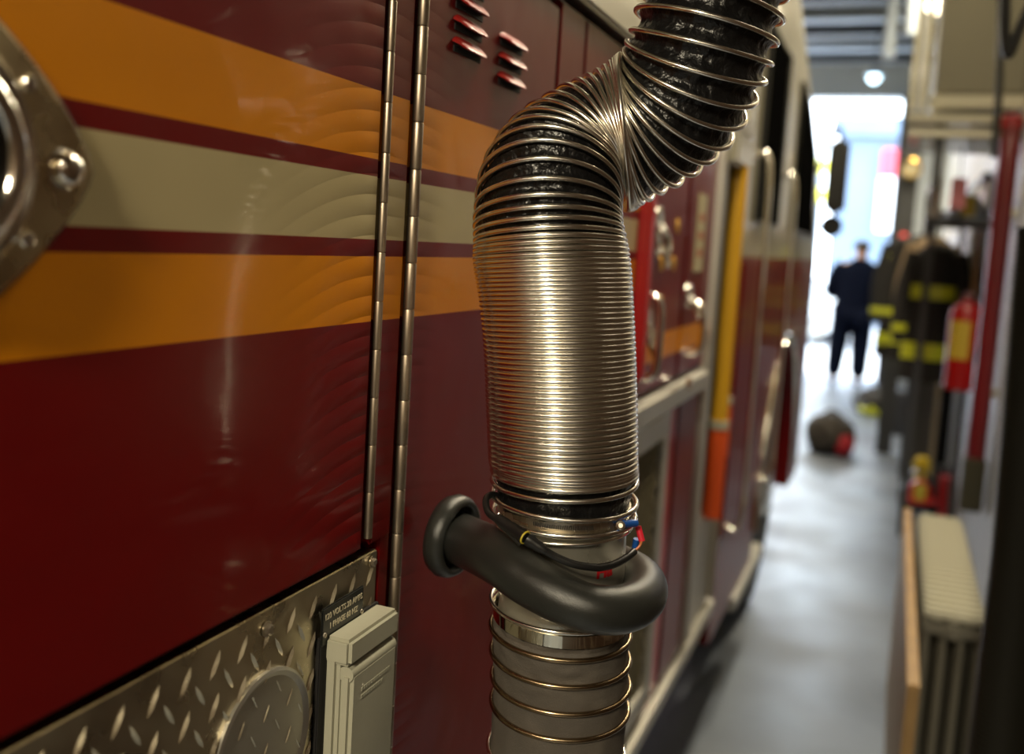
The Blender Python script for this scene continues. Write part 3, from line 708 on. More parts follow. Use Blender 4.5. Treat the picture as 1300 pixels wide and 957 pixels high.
# ================================================================== RADIATOR
R = thing('radiator', 'cream topped cast iron column radiator standing beside the white brick wall', 'radiator', (.23, 3.5, 0))
y0, y1, ns = 2.95, 4.10, 22
for k in range(ns):
    y = y0+(y1-y0)*(k+.5)/ns; hw = (y1-y0)/ns*.31
    s = MB(); s.box(.155, .315, y-hw, y+hw, .66, .70, .012, m=0)
    for j in range(4):
        x = .168+j*.0445; s.tube([(x, y, .07), (x, y, .67)], .0105, 8, m=1)
    s.box(.155, .315, y-hw, y+hw, .62, .662, .008, m=1)
    s.box(.155, .315, y-hw, y+hw, .06, .10, .008, m=1)
    s.build('radiator_section', [M_RAD, M_RADS], R, smooth=True)
MB().tube([(.235, y0-.01, .64), (.235, y1+.01, .64)], .018, 12).build('top_nipple_pipe', M_RADS, R, smooth=True)
for yy in (y0+.03, y1-.03):
    for xx in (.175, .295): MB().lathe([(.016, 0), (.012, .03), (.012, .075)], (xx, yy, 0), (0, 0, 1), 12).build('leg', M_RADS, R)
bd = MB(); bd.box(.105, .132, 2.36, 4.12, 0, .705, .004)
tag(bd.build('guard_board', M_WOOD), 'orange tan wooden board standing on edge in front of the cream radiator', 'board')
# ================================================================== near right: black ribbed hose, cables
bh = MB(); prof = []
pt = onY(1292, 282, 2.15); pb = onY(1257, 700, 2.15); 
cx = pb.x+.055; z = .0
xt = pt.x+.052
rings = 150; vs = []; ztop = pt.z-.01
n = rings*4; seg = 28
fs = []
for i in range(n+1):
    u = i/n; z = ztop*u; x = cx+.0+(xt-cx)*max(0, (z-pb.z)/(ztop-pb.z)); 
    r = .052+.0032*math.cos(2*PI*(i % 4)/4)
    for k in range(seg): a = 2*PI*k/seg; vs.append((x+r*math.cos(a), 2.15+r*math.sin(a), z))
for i in range(n):
    for k in range(seg): fs.append((i*seg+k, i*seg+(k+1) % seg, (i+1)*seg+(k+1) % seg, (i+1)*seg+k))
fs.append(tuple(range(seg))); fs.append(tuple(n*seg+k for k in range(seg)))
tag(bh.add(vs, fs).build('ribbed_hose', mat('black ribbed rubber', (.012, .011, .007), .55, spec=.3), smooth=True, angle=80), 'thick black ribbed hose standing upright at the right edge of the view', 'hose')
c1 = smooth_path([onY(1276, -60, 2.6), onY(1277, 0, 2.6), onY(1276, 40, 2.6), onY(1281, 70, 2.6), onY(1295, 35, 2.6), onY(1312, 0, 2.6), onY(1335, -40, 2.6)], 8)
tag(MB().tube(c1, .012, 10).build('power_cable', M_BLACK, smooth=True), 'black cable hanging in a loop at the top right beside the cream wall', 'cable')
c2 = smooth_path([onY(1271, -40, 4.2), onY(1270, 60, 4.2), onY(1268, 120, 4.2), onY(1262, 200, 4.2)], 8)
tag(MB().tube(c2, .014, 10).build('power_cable', M_BLACK, smooth=True), 'black cable dropping straight down toward the red standpipe', 'cable')
# red standpipe with valve
sp = thing('red_standpipe', 'dark red vertical pipe with a small valve box fixed on the white wall', 'pipe', (.42, 4.9, 1.0))
pT = onY(1268, 160, 4.9); pB = onY(1250, 545, 4.9)
xx = WX-.06
MB().tube([(xx, 4.9, .80), (xx, 4.9, 2.30)], .042, 16).build('pipe', mat('dark red pipe paint', (.16, .008, .012), .3, 0, .5), sp, smooth=True)
MB().box(xx-.05, xx+.045, 4.84, 4.96, .56, .80, .008).build('valve_box', mat('olive box paint', (.05, .045, .025), .5), sp, smooth=True)
MB().lathe([(.05, 0), (.048, .05), (.03, .06)], (xx, 4.9, 2.26), (0, 0, 1), 20).build('pipe_cap', mat('dark red cap paint', (.22, .008, .012), .35), sp, smooth=True)
for zz in (1.1, 1.9): MB().box(xx-.04, WX, 4.885, 4.915, zz-.02, zz+.02, .003).build('pipe_clip', M_ALU, sp)
# white board on wall
wb = MB().box(WX-.02, WX-.001, 2.9, 3.8, 1.50, 1.95, .004)
wbo = wb.build('notice_board', mat('white board enamel', (.75, .80, .80), .25)); tag(wbo, 'pale white notice board on the wall above the radiator', 'board')
MB().box(WX-.024, WX-.019, 2.9, 3.8, 1.49, 1.52, .002).build('board_trim', M_ALU, wbo)
# ================================================================== overhead unit heater / duct with shelf
du = thing('overhead_duct', 'large olive beige metal duct box hanging high along the right wall', 'duct', (.25, 5.6, 2.42))
MB().box(.075, WX-.005, 5.0, 6.4, 2.42, 3.3, .015).build('duct_box', M_DUCT, du, smooth=True)
MB().box(.06, WX-.005, 4.98, 5.03, 2.36, 2.42, .005).build('flange', M_CREAMP, du)
for xx in (-.015, .035): MB().tube([(xx, 5.3, 2.40), (xx, 5.3, CZ-.001)], .016, 12).build('drop_pipe', M_CREAMP, du, smooth=True)
sh = thing('wall_shelf', 'narrow cream shelf with pipes running below the olive duct box', 'shelf', (.2, 5.4, 2.27))
MB().box(-.03, WX-.004, 4.95, 6.3, 2.29, 2.33, .006).build('shelf_board', M_CREAMP, sh)
for k, zz in enumerate((2.235, 2.265)): MB().tube([(-.02, 4.95+k*.05, zz), (WX-.005, 4.95+k*.05, zz)], .014, 10).build('pipe', M_CREAMP, sh, smooth=True)
MB().box(.10, .14, 5.0, 5.04, 2.0, 2.29, .003).build('bracket', M_BEAM, sh)
# steel columns
for k, (px, yy, wd) in enumerate(((1153, 9.2, .13), (1150, 12.2, .16))):
    p = onY(px, 250, yy)
    mb = MB(); mb.box(p.x-wd/2, p.x+wd/2, yy-wd/2, yy-wd/2+.014, 0.001, CZ-.002).box(p.x-wd/2, p.x+wd/2, yy+wd/2-.014, yy+wd/2, 0.001, CZ-.002).box(p.x-.008, p.x+.008, yy-wd/2+.014, yy+wd/2-.014, 0.001, CZ-.002)
    tag(mb.build('steel_column', M_BEAM), ['dark steel column standing just beyond the hanging gear', 'dark steel column farther back, standing close to the doorway'][k], 'column', 'steel columns along the right wall')
for k, (px, yy, zb) in enumerate(((1131, 9.6, 3.45), (1156, 8.4, 3.4))):
    p = onY(px, 40, yy)
    tag(MB().tube([(p.x, yy, zb), (p.x, yy, CZ-.002)], .055, 14).build('drop_duct', M_BEAM2, smooth=True), ['blue grey pipe dropping from the ceiling nearer the truck', 'blue grey pipe dropping from the ceiling beside the dark column'][k], 'pipe', 'pipes dropping from the ceiling')
# hanging lamp near the door
pl_ = onY(1110, 95, 12)
hl = thing('door_lamp', 'small bright bluish lamp hanging before the grey door header', 'lamp', pl_)
MB().lathe([(.03, .09), (.05, .06), (.11, 0), (.10, -.005)], pl_, (0, 0, 1), 24).build('shade', M_BEAM2, hl, smooth=True)
MB().lathe([(.02, .03), (.06, .0), (.07, -.04), (.03, -.09)], pl_, (0, 0, 1), 20).build('bulb', mat('lit bulb', (.8, .95, 1), .4, emit=((.6, .85, 1), 5)), hl, smooth=True)
MB().tube([pl_+Vector((0, 0, .08)), Vector((pl_.x, pl_.y, CZ-.001))], .008, 8).build('cord', M_BLACK, hl)
pl2 = onY(1187, 4, 6.9)
hl2 = thing('ceiling_lamp', 'small warm lamp high above the gear rack on the right', 'lamp', pl2)
MB().lathe([(.02, .04), (.05, .0), (.055, -.03), (.02, -.07)], pl2, (0, 0, 1), 20).build('bulb', mat('warm bulb', (1, .9, .7), .4, emit=((1, .85, .6), 7)), hl2, smooth=True)
MB().tube([pl2+Vector((0, 0, .03)), Vector((pl2.x, pl2.y, CZ-.001))], .008, 8).build('cord', M_BLACK, hl2)

# ================================================================== gear rack, coats and kit
RK = thing('gear_rack', 'dark steel rail rack holding firefighter coats along the right wall', 'rack', (.3, 7.2, 0))
for yy in (6.40, 8.3):
    for xx in (.16, WX-.04): MB().box(xx-.02, xx+.02, yy-.02, yy+.02, .001, 2.2, .003).build('post', M_BEAM, RK)
for xx in (.16, WX-.04): MB().box(xx-.015, xx+.015, 6.38, 8.32, 2.16, 2.2, .003).build('rail', M_BEAM, RK)
MB().tube([(.28, 6.4, 1.95), (.28, 8.3, 1.95)], .014, 10).build('hanging_rod', M_ALU, RK)
for yy in (6.40, 8.3): MB().box(.16, WX-.04, yy-.015, yy+.015, 1.93, 1.97).build('cross_bar', M_BEAM, RK)
def coat(x, y, zt, h, wdt, dep, m, bands, label, rz=0.0, tm=M_LIME):
    t = thing('turnout_coat', label, 'coat', (x, y, zt-h), 'turnout coats on the rack')
    def shell(z0f, z1f, grow=0.0, n=22, sg=40):
        vs = []; fs = []
        for i in range(n+1):
            u = z0f+(z1f-z0f)*i/n; z = zt-h*u
            sh_ = min(1, (u/.10))**.5 if u < .10 else 1
            wx = wdt*(.35+.65*sh_)*(1+.12*u); dx = dep*(.5+.5*sh_)*(1+.2*u)
            for k in range(sg):
                a = 2*PI*k/sg; fold = 1+.10*math.sin(5*a+u*3)*u+.06*math.sin(9*a+1.3)*u
                c, s = math.cos(a)*wx*fold+grow*math.cos(a), math.sin(a)*dx*fold+grow*math.sin(a)
                vs.append((x+c*math.cos(rz)-s*math.sin(rz), y+c*math.sin(rz)+s*math.cos(rz), z))
        for i in range(n):
            for k in range(sg): fs.append((i*sg+k, i*sg+(k+1) % sg, (i+1)*sg+(k+1) % sg, (i+1)*sg+k))
        return vs, fs
    mb = MB(); v, f_ = shell(0, 1); f_.append(tuple(range(40))); mb.add(v, f_); mb.build('coat_body', m, t, smooth=True)
    for s in (-1, 1):
        a = Vector((x+s*wdt*.85*math.cos(rz), y+s*wdt*.85*math.sin(rz), zt-.07*h)); e = a+Vector((s*.05*math.cos(rz), s*.05*math.sin(rz), -h*.66)); md = (a+e)/2+Vector((s*.035, 0, 0))
        sl_ = MB().tube(smooth_path([a, md, e], 8), lambda u: .062-.012*u, 14).build('sleeve', m, t, smooth=True)
        q = e+(md-e)*.25; MB().tube([q, q+(md-e)*.16], .060, 14, cap=False).build('cuff_band', tm, sl_, smooth=True)
    for u0, u1 in bands:
        v, f_ = shell(u0, u1, .006, 3); MB().add(v, f_).build('reflective_band', tm, t, smooth=True)
    MB().tube(smooth_path([(x, y, zt-.02), (x, y, zt+.03), (x+.02, y, 1.965+.01)], 5), .006, 6).build('hanger_loop', M_BEAM, t)
    return t
BL = 'dark turnout coat with lime bands '
coat(.21, 6.62, 1.78, .84, .13, .09, M_CLOTHB, ((.30, .40), (.72, .84)), BL+'hanging at the near end of the rack', 0)
coat(.20, 7.15, 1.84, .86, .13, .09, M_CLOTHT, ((.28, .35), (.74, .82)), 'tan turnout coat hanging between the dark turnout coats', .3)
coat(.14, 7.75, 1.86, .90, .15, .10, M_CLOTHB, ((.22, .31), (.48, .57), (.80, .88)), BL+'hanging at the middle of the rack', .2)
coat(.06, 8.45, 1.86, .95, .16, .10, M_CLOTHB, ((.15, .25), (.45, .55), (.80, .90)), BL+'hanging at the far end of the rack', .1)
def pants(x, y, z1, m, label):
    t = thing('gear_locker', label, 'locker', (x, y, 0), 'narrow lockers under the coats')
    MB().box(x-.13, x+.13, y-.16, y+.16, .03, z1, .006).build('body', m, t, smooth=True)
    MB().box(x-.12, x+.12, y-.17, y-.158, .07, z1-.04, .004).build('door', m, t, smooth=True)
    MB().tube([(x+.09, y-.18, z1*.5), (x+.09, y-.18, z1*.5+.1)], .006, 8).build('handle', M_ALU, t)
    for sx in (-.11, .11):
        for sy in (-.13, .13): MB().box(x+sx-.012, x+sx+.012, y+sy-.012, y+sy+.012, 0, .032).build('foot', M_BEAM, t)
pants(.31, 8.75, .98, mat('grey brown locker paint', (.07, .062, .055), .5), 'short grey brown locker, nearest of the two under the coats')
pants(.30, 9.35, .95, mat('charcoal locker paint', (.025, .025, .026), .5), 'charcoal locker standing behind the grey brown locker')
# wooden slat standing by the locker
tag(MB().box(.345, .375, 8.05, 8.09, 0, 1.15, .004).build('wooden_pole', mat('pale pole wood', (.42, .32, .18), .6)), 'pale wooden pole standing between the grey brown locker and the extinguisher', 'pole')
tag(MB().box(WX-.012, WX-.0005, 5.86, 7.6, 1.42, 2.20, .003).build('tool_board', mat('charcoal tool board', (.03, .03, .028), .7)), 'charcoal board on the right wall behind the hanging tools', 'board')
def tool(y, zt, L_, label, kind):
    t = thing('fire_axe' if kind else 'pry_bar', label, 'axe' if kind else 'pry bar', (WX-.05, y, zt-L_))
    x = WX-.055
    MB().tube([(x, y, zt-L_), (x, y, zt)], .016, 10).build('handle' if kind else 'shaft', mat('ash handle', (.40, .24, .09), .5) if kind else M_STEEL, t, smooth=True)
    if kind: MB().prism_x([(y-.02, zt-.02), (y-.13, zt+.03), (y-.135, zt-.12), (y-.02, zt-.07), (y+.06, zt-.055), (y+.12, zt-.05), (y+.06, zt-.02)], x-.011, x+.011).build('axe_head', M_STEEL, t)
    else: MB().tube(smooth_path([(x, y, zt-.01), (x, y-.02, zt+.03), (x, y-.08, zt+.04), (x, y-.12, zt+.0)], 5), .012, 8).build('claw', M_STEEL, t, smooth=True)
    MB().box(x-.02, WX-.0125, y-.02, y+.02, zt-.16, zt-.14, .002).build('wall_hook', M_BLACK, t)
tool(6.18, 2.10, .60, 'steel fire axe with wooden handle hanging on the charcoal board', True)
tool(6.75, 2.08, .62, 'steel pry bar with curved claw hanging on the charcoal board', False)
# extinguisher
ex = thing('fire_extinguisher', 'bright red fire extinguisher with yellow label mounted on the right wall', 'fire extinguisher', (.375, 5.75, .99))
exx, exy = .358, 5.75
MB().lathe([(.02, .0), (.080, .006), (.086, .02), (.086, .40), (.072, .44), (.03, .47), (.02, .48)], (exx, exy, 1.0), (0, 0, 1), 28).build('cylinder', M_REDPLAIN, ex, smooth=True)
lab = MB(); vs = []
for i in range(2):
    for k in range(9):
        a = math.radians(-150+k*9); vs.append((exx+.0875*math.cos(a), exy+.0875*math.sin(a), 1.17+.2*i))
lab.add(vs, [(k, k+1, 10+k, 9+k) for k in range(8)]).build('label', mat('yellow label', (.72, .50, .05), .5), ex)
MB().box(exx-.03, exx+.03, exy-.02, exy+.02, 1.47, 1.52, .006).build('valve_head', M_CHROME, ex, smooth=True)
MB().tube(smooth_path([(exx+.02, exy, 1.50), (exx+.06, exy-.03, 1.50), (exx+.07, exy-.05, 1.35), (exx+.05, exy-.075, 1.15)], 6), .010, 10).build('discharge_hose', M_BLACK, ex, smooth=True)
MB().box(exx+.03, WX-.0005, exy-.03, exy+.03, 1.06, 1.12, .003).build('bracket', M_BLACK, ex)
tag(MB().box(.365, .44, 7.60, 7.80, 0, .95, .01).build('storage_bin', M_BENCH, smooth=True), 'tall narrow black bin standing on the floor farther than the extinguisher', 'bin')
# helmets on the shelf and kit on hooks
def helmet(loc, m, label, s=1.0, yaw=0):
    t = thing('fire_helmet', label, 'helmet', loc, 'fire helmets')
    L_ = Vector(loc)
    MB().lathe([(.155*s, .0), (.150*s, .010), (.105*s, .022), (.100*s, .06), (.082*s, .10), (.045*s, .125), (.01*s, .13)], L_, (0, 0, 1), 32, sy=1.15).build('shell', m, t, smooth=True)
    MB().box(L_.x-.012*s, L_.x+.012*s, L_.y-.10*s, L_.y+.10*s, L_.z+.09*s, L_.z+.138*s, .008).build('crest', m, t, smooth=True)
    MB().prism_x([(L_.y-.14*s, L_.z+.02), (L_.y-.125*s, L_.z+.12), (L_.y-.112*s, L_.z+.11), (L_.y-.125*s, L_.z+.02)], L_.x-.035, L_.x+.035).build('front_shield', M_YEL, t)
pads = MB().box(.10, WX-.013, 5.5, 6.05, 1.86, 1.89, .004).build('helmet_shelf', M_BEAM); tag(pads, 'dark narrow wall shelf carrying the blue white helmet', 'shelf')
helmet((.30, 5.75, 1.891), mat('blue white helmet', (.45, .55, .70), .3), 'blue white helmet on the dark narrow wall shelf', .9)
helmet((.25, 6.67, .181), mat('red helmet', (.55, .01, .01), .3), 'red fire helmet on the low black bench under the coats', .7)
helmet((.25, 7.00, .181), mat('black helmet', (.015, .015, .015), .3), 'black fire helmet on the low bench behind the red helmet', .7)
bn = thing('low_bench', 'low black bench on the floor carrying helmets and a yellow jug', 'bench', (.25, 6.95, 0))
MB().box(.135, .355, 6.50, 7.42, .15, .18, .005).build('bench_top', M_BENCH, bn)
for xx in (.155, .335):
    for yy in (6.53, 7.39): MB().box(xx-.015, xx+.015, yy-.02, yy+.02, 0, .151).build('leg', M_BENCH, bn)
bw = MB().lathe([(.03, 0), (.05, .01), (.055, .1), (.04, .13), (.02, .135)], (.27, 7.30, .0), (0, 0, 1), 24).build('yellow_jug', mat('yellow plastic', (.75, .52, .01), .4), smooth=True)
bw.location.z = .181
for v in bw.data.vertices: v.co.z *= 1.2
tag(bw, 'small yellow plastic jug on the low bench behind the helmets', 'jug')
def boot(x, y, label, m, s=1):
    t = thing('rubber_boot', label, 'boot', (x, y, 0), 'rubber boots by the wall')
    MB().tube(smooth_path([(x, y+.02, .34*s), (x, y+.02, .18*s), (x, y+.015, .09*s), (x, y-.03, .06*s), (x, y-.13, .045*s)], 6), lambda u: .055-.012*u, 16).build('upper', m, t, smooth=True)
    MB().box(x-.045, x+.045, y-.18, y+.07, .0, .025, .008).build('sole', M_YEL, t, smooth=True)
boot(.411, 6.70, 'red rubber boot against the wall beside the red helmet', mat('boot red', (.45, .015, .02), .4))
boot(.411, 7.05, 'black rubber boot against the wall behind the red boot', M_BLACK)
tag(MB().box(.20, .27, 5.35, 5.37, 1.93, 2.08, .003).build('hanging_tag', mat('pink tag', (.75, .25, .28), .5)), 'pink card tag hanging just below the cream shelf', 'tag')
tag(MB().tube([(.235, 5.36, 2.075), (.235, 5.36, 2.235)], .003, 6).build('tag_cord', M_BLACK), 'thin cord holding the pink card tag', 'cord')
tag(MB().box(.11, .165, 5.50, 5.56, 1.893, 2.10, .006).build('storage_tube', mat('pale tube', (.55, .50, .42), .5), smooth=True), 'pale upright carton at the left end of the helmet shelf', 'carton')
br = onY(1157, 212, 8.9)
bell = thing('round_gauge', 'round brass rimmed gauge on the dark steel column', 'gauge', br)
MB().lathe([(.085, 0), (.085, .05), (.070, .06), (.068, .045), (.01, .045)], (br.x, 9.12, br.z), (0, -1, 0), 32).build('rim', mat('brass', (.60, .38, .10), .3, 1), bell, smooth=True)
MB().lathe([(.066, .046), (.01, .048)], (br.x, 9.12, br.z), (0, -1, 0), 32).build('dial', M_CARD, bell)
for px, py, yy, c, nm, ax in ((1181, 283, 8.285, (.8, .06, .03), 'small round red lamp on the far crossbar of the gear rack', (0, -1, 0)), (1147, 300, 9.13, (.7, .05, .04), 'small round red lamp low on the dark steel column', (0, -1, 0)), (1291, 188, 0, (.9, .04, .10), 'small round pink red lamp on the wall beside the standpipe', (-1, 0, 0)), (1218, 325, 0, (.9, .40, .08), 'small round amber lamp above the red extinguisher', (-1, 0, 0))):
    p = onY(px, py, yy) if yy else onX(px, py, WX)
    tag(MB().lathe([(.028, 0), (.027, .02), (.012, .035)], (p.x, p.y, p.z), ax, 20).build('indicator_lamp', mat('lamp '+nm[:18], c, .3, emit=(c, 1.0)), smooth=True), nm, 'lamp', 'small round indicator lamps')

# bag on the floor
BG = thing('duffel_bag', 'dark duffel bag with a red panel lying on the floor beside the truck', 'bag', (-.42, 8.9, 0))
def blob(cx_, cy_, cz_, rx, ry, rz_, m, name, parent, seed=0, amp=.12, flat=True):
    import mathutils
    bm = bmesh.new(); bmesh.ops.create_icosphere(bm, subdivisions=4, radius=1)
    for v in bm.verts:
        n_ = mathutils.noise.noise(v.co*1.8+Vector((seed, 0, 0)))+.5*mathutils.noise.noise(v.co*4+Vector((seed, 3, 0)))
        c = v.co*(1+amp*n_); v.co = Vector((cx_+c.x*rx, cy_+c.y*ry, max(0.001, cz_+c.z*rz_)))
    return MB().bm(bm).build(name, m, parent, smooth=True, angle=180)
blob(-.42, 8.9, .15, .21, .26, .19, mat('dark brown bag canvas', (.035, .028, .022), .8, bump=(25, .5, .01)), 'bag_body', BG, 1)
blob(-.30, 8.80, .10, .085, .17, .11, mat('red bag panel', (.35, .01, .02), .6), 'red_panel', BG, 4)
MB().tube(smooth_path([(-.50, 8.78, .28), (-.45, 8.78, .36), (-.38, 8.80, .36), (-.35, 8.82, .27)], 8), .012, 8).build('carry_strap', M_BLACK, BG, smooth=True)
GP = thing('gear_heap', 'heap of folded turnout trousers with lime bands on the far floor', 'gear', (-.05, 11.5, 0))
blob(-.05, 11.5, .12, .26, .3, .17, M_CLOTHB, 'folded_trousers', GP, 9, .3)
blob(-.13, 11.3, .07, .13, .12, .07, M_LIME, 'lime_band', GP, 12, .25)
blob(.04, 11.4, .22, .10, .12, .07, mat('grey gloves', (.30, .26, .28), .7), 'gloves', GP, 15, .3)
# clutter: barrel by the column
tag(MB().lathe([(.11, 0), (.12, .02), (.125, .2), (.12, .38), (.115, .42), (.10, .425)], (.14, 10.3, .001), (0, 0, 1), 28).build('steel_drum', mat('dark drum', (.04, .04, .045), .45), smooth=True), 'small dark steel drum on the floor behind the lockers', 'drum')

# ================================================================== OUTSIDE
og = MB().box(-25, 25, DY+.3, 60, -.14, -.02).build('ground', mat('pale street surface', (.62, .63, .65), .5, noise=(.6, (.5, .5, .52), .2))); og['kind'] = 'structure'
sw = MB().box(-25, 25, DY+.3, 18.2, -.02, .0).build('floor_sidewalk', mat('pale sidewalk', (.66, .66, .66), .5)); sw['kind'] = 'structure'; sw.name = 'trim_sidewalk'
def building(name, label, x0, x1, yb, h, m, cols, rows, wm):
    t = thing(name, label, 'building', ((x0+x1)/2, yb+4, 0), 'buildings across the street')
    MB().box(x0, x1, yb, yb+8, -.02, h, .05).build('facade', m, t)
    MB().box(x0-.15, x1+.15, yb-.25, yb, h-.5, h, .03).build('cornice', m, t)
    cw = (x1-x0)/cols
    for i in range(cols):
        for j in range(rows):
            xx = x0+cw*(i+.5); z0 = 4.2+j*3.2
            if z0+1.8 > h-.5: continue
            f_ = MB().box(xx-cw*.28, xx+cw*.28, yb-.08, yb+.02, z0, z0+1.9, .02).build('window', M_HEAD, t)
            MB().box(xx-cw*.24, xx+cw*.24, yb-.10, yb-.07, z0+.1, z0+1.8).build('pane', wm, f_)
    return t
M_FC1 = mat('blue grey facade', (.13, .18, .26), .7, noise=(.5, (.16, .21, .28), .2)); M_FC2 = mat('pale pink facade', (.70, .50, .50), .7); M_WG = mat('pale window glass', (.55, .62, .70), .15)
b1 = building('street_building', 'blue grey building across the street behind the person', -1.75, 3.5, 27, 5.25, M_FC1, 3, 1, M_WG)
building('street_building', 'tall pale pink building across the street at the left', -10, -2.9, 27, 4.6, M_FC2, 4, 1, M_WG)
sg = onY(1131, 212, 26.7)
s1 = thing('shop_sign', 'vertical red and white sign fixed on the blue grey building', 'sign', (sg.x, 26.8, sg.z))
MB().box(sg.x-.22, sg.x+.22, 26.72, 26.9, sg.z-.25, sg.z+.45, .02).build('red_field', mat('sign red', (.6, .06, .09), .4), s1)
MB().box(sg.x-.24, sg.x+.20, 26.74, 26.88, sg.z-1.6, sg.z-.25, .02).build('white_field', mat('sign white', (.9, .9, .9), .4), s1)
# parked car, seen as bright shapes
CR = thing('parked_car', 'white parked car out in the street beyond the doorway', 'car', (-2.6, 21.0, 0))
pr = [(19.9, .30), (19.85, .75), (20.9, .92), (21.5, 1.42), (23.0, 1.45), (23.7, .98), (24.3, .9), (24.35, .32)]
cp = [(-4.9, .25), (-4.95, .72), (-4.75, .9), (-4.0, .98), (-3.35, 1.42), (-1.95, 1.46), (-1.2, 1.0), (-.62, .88), (-.5, .6), (-.55, .25)]
n = len(cp); vs = [(x, 20.0, z) for x, z in cp]+[(x, 21.7, z) for x, z in cp]
MB().add(vs, [tuple(range(n)), tuple(range(n, 2*n))]+[(i, (i+1) % n, n+(i+1) % n, n+i) for i in range(n)]).build('body', mat('white car paint', (.78, .80, .82), .25, 0, .6), CR)
for xs in ((-3.9, -3.25, -2.72), (-2.64, -1.98, -1.38)):
    q = [(xs[0], 1.0), (xs[1], 1.36), (xs[2] if xs[0] < -3 else xs[1]+.05, 1.38), (xs[2], 1.0)]
    MB().add([(x, 19.985, z) for x, z in q]+[(x, 20.02, z) for x, z in q], [(0, 1, 2, 3), (7, 6, 5, 4), (0, 4, 5, 1), (1, 5, 6, 2), (2, 6, 7, 3), (3, 7, 4, 0)]).build('side_window', M_WG, CR)
for xw in (-4.1, -1.4):
    wq = MB().lathe([(.2, -.2), (.33, -.19), (.34, -.02), (.2, 0)], (xw, 20.0, .32), (0, -1, 0), 32).build('wheel', M_RUBT, CR, smooth=True)
    MB().lathe([(.2, -.02), (.19, .01), (.05, .015)], (xw, 20.0, .32), (0, -1, 0), 24).build('hubcap', M_ALU, wq, smooth=True)
# traffic light style yellow lamps at the left of the doorway
pp = thing('street_lamp_post', 'street post with two yellow round lamps beyond the doorway', 'post', (0, 0, 0))
py_ = onY(1043, 211, 19.0); pyb = onY(1043, 248, 19.0)
pp.location = (py_.x, 19.0, -.0)
MB().tube([(py_.x, 19.05, -.02), (py_.x, 19.05, py_.z+.4)], .05, 12).build('pole', M_BEAM2, pp, smooth=True)
for p in (py_, pyb): MB().lathe([(.14, 0), (.14, .05), (.06, .08)], (py_.x, 18.99, p.z), (0, -1, 0), 24).build('yellow_lamp', mat('yellow lamp', (.9, .85, .1), .4, emit=((.9, .8, .1), .8)), pp, smooth=True)

# ================================================================== PERSON (back view, head bent, hands in front)
pf = onZ(1074, 491, 0.0); PS = 1.10
PX, PY = pf.x, pf.y
P = thing('person', 'person in a dark navy suit standing with back turned, legs apart, in the bright doorway', 'person', (PX, PY, 0))
def skin(name, verts, edges, radii, m, parent, root=0, sub=2):
    me = bpy.data.meshes.new(name); me.from_pydata([Vector((v[0]*PS*1.10, v[1]*PS, v[2]*PS))+Vector((PX, PY, 0)) for v in verts], edges, [])
    o = bpy.data.objects.new(name, me); COL.objects.link(o)
    o.modifiers.new('s', 'SKIN'); sv = me.skin_vertices[0].data
    for i, r in enumerate(radii): sv[i].radius = (r, r) if not isinstance(r, tuple) else r; sv[i].use_root = (i == root)
    mm = o.modifiers.new('u', 'SUBSURF'); mm.levels = sub; mm.render_levels = sub
    dg = bpy.context.evaluated_depsgraph_get(); me2 = bpy.data.meshes.new_from_object(o.evaluated_get(dg))
    bpy.data.objects.remove(o); me2.materials.clear(); me2.materials.append(m)
    me2.polygons.foreach_set('use_smooth', [True]*len(me2.polygons))
    o2 = bpy.data.objects.new(name, me2); COL.objects.link(o2); o2.parent = parent; o2.matrix_parent_inverse = WM(parent).inverted(); return o2
# body, continuous: pelvis, spine, neck, head, arms, legs
V = [(.0, 0, .95), (.01, .01, 1.12), (.02, .0, 1.32), (.03, -.01, 1.44), (.03, .02, 1.50), (.03, .05, 1.58), (.03, .07, 1.68),
     (-.19, 0, 1.42), (-.27, .04, 1.16), (-.14, .22, 1.08), (.19, 0, 1.42), (.27, .04, 1.16), (.14, .22, 1.08),
     (-.10, 0, .88), (-.125, .02, .50), (-.15, 0, .09), (.10, 0, .88), (.105, .02, .50), (.11, 0, .09),
     (-.15, .03, .05), (-.16, .16, .035), (.11, .03, .05), (.12, .16, .035), (-.07, .29, 1.10), (.07, .29, 1.10)]
E_ = [(0, 1), (1, 2), (2, 3), (3, 4), (4, 5), (5, 6), (3, 7), (7, 8), (8, 9), (3, 10), (10, 11), (11, 12), (0, 13), (13, 14), (14, 15), (0, 16), (16, 17), (17, 18), (15, 19), (19, 20), (18, 21), (21, 22), (9, 23), (12, 24)]
Rd = [(.15, .10), (.14, .10), (.15, .10), (.10, .08), .05, .085, .09, .075, .055, .042, .075, .055, .042, .105, .075, .05, .105, .075, .05, .045, .035, .045, .035, .035, .035]
skin('body', V, E_, [(r if isinstance(r, tuple) else r) for r in Rd], M_SKIN, P)
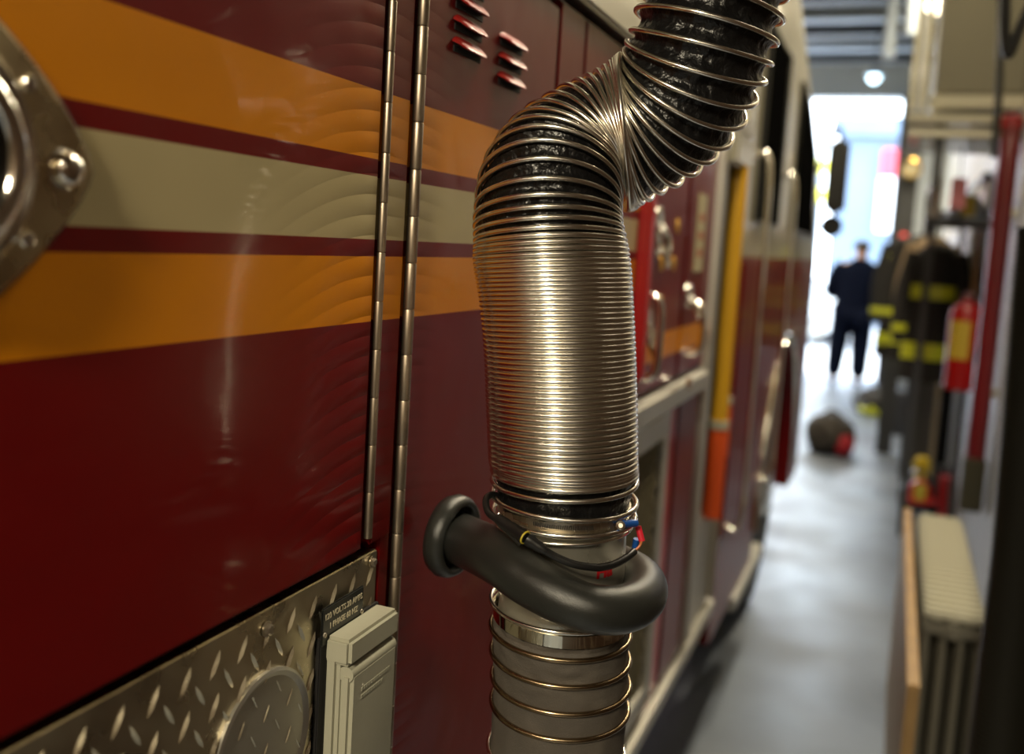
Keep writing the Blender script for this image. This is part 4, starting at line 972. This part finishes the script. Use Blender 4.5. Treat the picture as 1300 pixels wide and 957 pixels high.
# suit as clothing over the body
jk = MB(); vs = []; fs = []; sg = 32
prof = [(.78, .235, .16, 0), (.86, .235, .165, 0), (.98, .225, .155, .005), (1.10, .215, .145, .01), (1.22, .235, .15, .018), (1.34, .262, .15, .025), (1.41, .262, .14, .028), (1.46, .20, .115, .03), (1.50, .11, .085, .03), (1.53, .075, .07, .03)]
for z_, hx, hy, ox in prof:
    for k in range(sg):
        a = 2*PI*k/sg; vs.append((PX+PS*(ox+hx*math.cos(a)), PY+PS*hy*math.sin(a), PS*z_))
for q in range(len(prof)-1):
    for k in range(sg): fs.append((q*sg+k, q*sg+(k+1) % sg, (q+1)*sg+(k+1) % sg, (q+1)*sg+k))
jk.add(vs, fs)
for sd in (-1, 1):
    P3 = [(PX+PS*(.03+sd*x_), PY+PS*y_, PS*z_) for x_, y_, z_ in ((.17, 0, 1.42), (.245, .0, 1.37), (.30, .03, 1.20), (.315, .05, 1.12), (.24, .15, 1.08), (.14, .24, 1.09))]
    jk.tube(smooth_path(P3, 6), lambda u: PS*(.088-.03*u), 16)
jk.build('suit_jacket', M_SUIT, P, smooth=True, angle=180)
TV = [V[i] for i in (0, 13, 14, 15, 16, 17, 18)]; TE = [(0, 1), (1, 2), (2, 3), (0, 4), (4, 5), (5, 6)]
skin('suit_trousers', TV, TE, [(.24, .155), .165, .135, .11, .165, .135, .11], M_SUIT, P)
for s, fx in ((-1, -.15), (1, .11)):
    skin('shoe', [(fx, -.03, .05), (fx, .06, .05), (fx+.01, .19, .04)], [(0, 1), (1, 2)], [(.05, .05), (.052, .05), (.045, .038)], M_BLACK, P)
MB().lathe([(.02, -.02), (.10, .0), (.108, .05), (.085, .10), (.03, .125)], (PX+.03, PY+.055*PS, 1.63*PS), (0, 0, 1), 28).build('hair', M_HAIR, P, smooth=True)
def finger_hand(s):
    bx, by, bz = s*.07, .29, 1.10
    for k in range(4):
        o = -.028+.018*k; L = (.075, .088, .082, .065)[k]
        skin('finger', [(bx, by, bz+o), (bx-s*L*.5, by+.03, bz+o+.004), (bx-s*L*.8, by+.015, bz+o+.004)], [(0, 1), (1, 2)], [.011, .009, .008], M_SKIN, P, sub=1)
    skin('thumb', [(bx+s*.02, by-.01, bz+.02), (bx, by-.02, bz+.055), (bx-s*.03, by-.015, bz+.07)], [(0, 1), (1, 2)], [.013, .011, .009], M_SKIN, P, sub=1)
for s in (-1, 1): finger_hand(s)
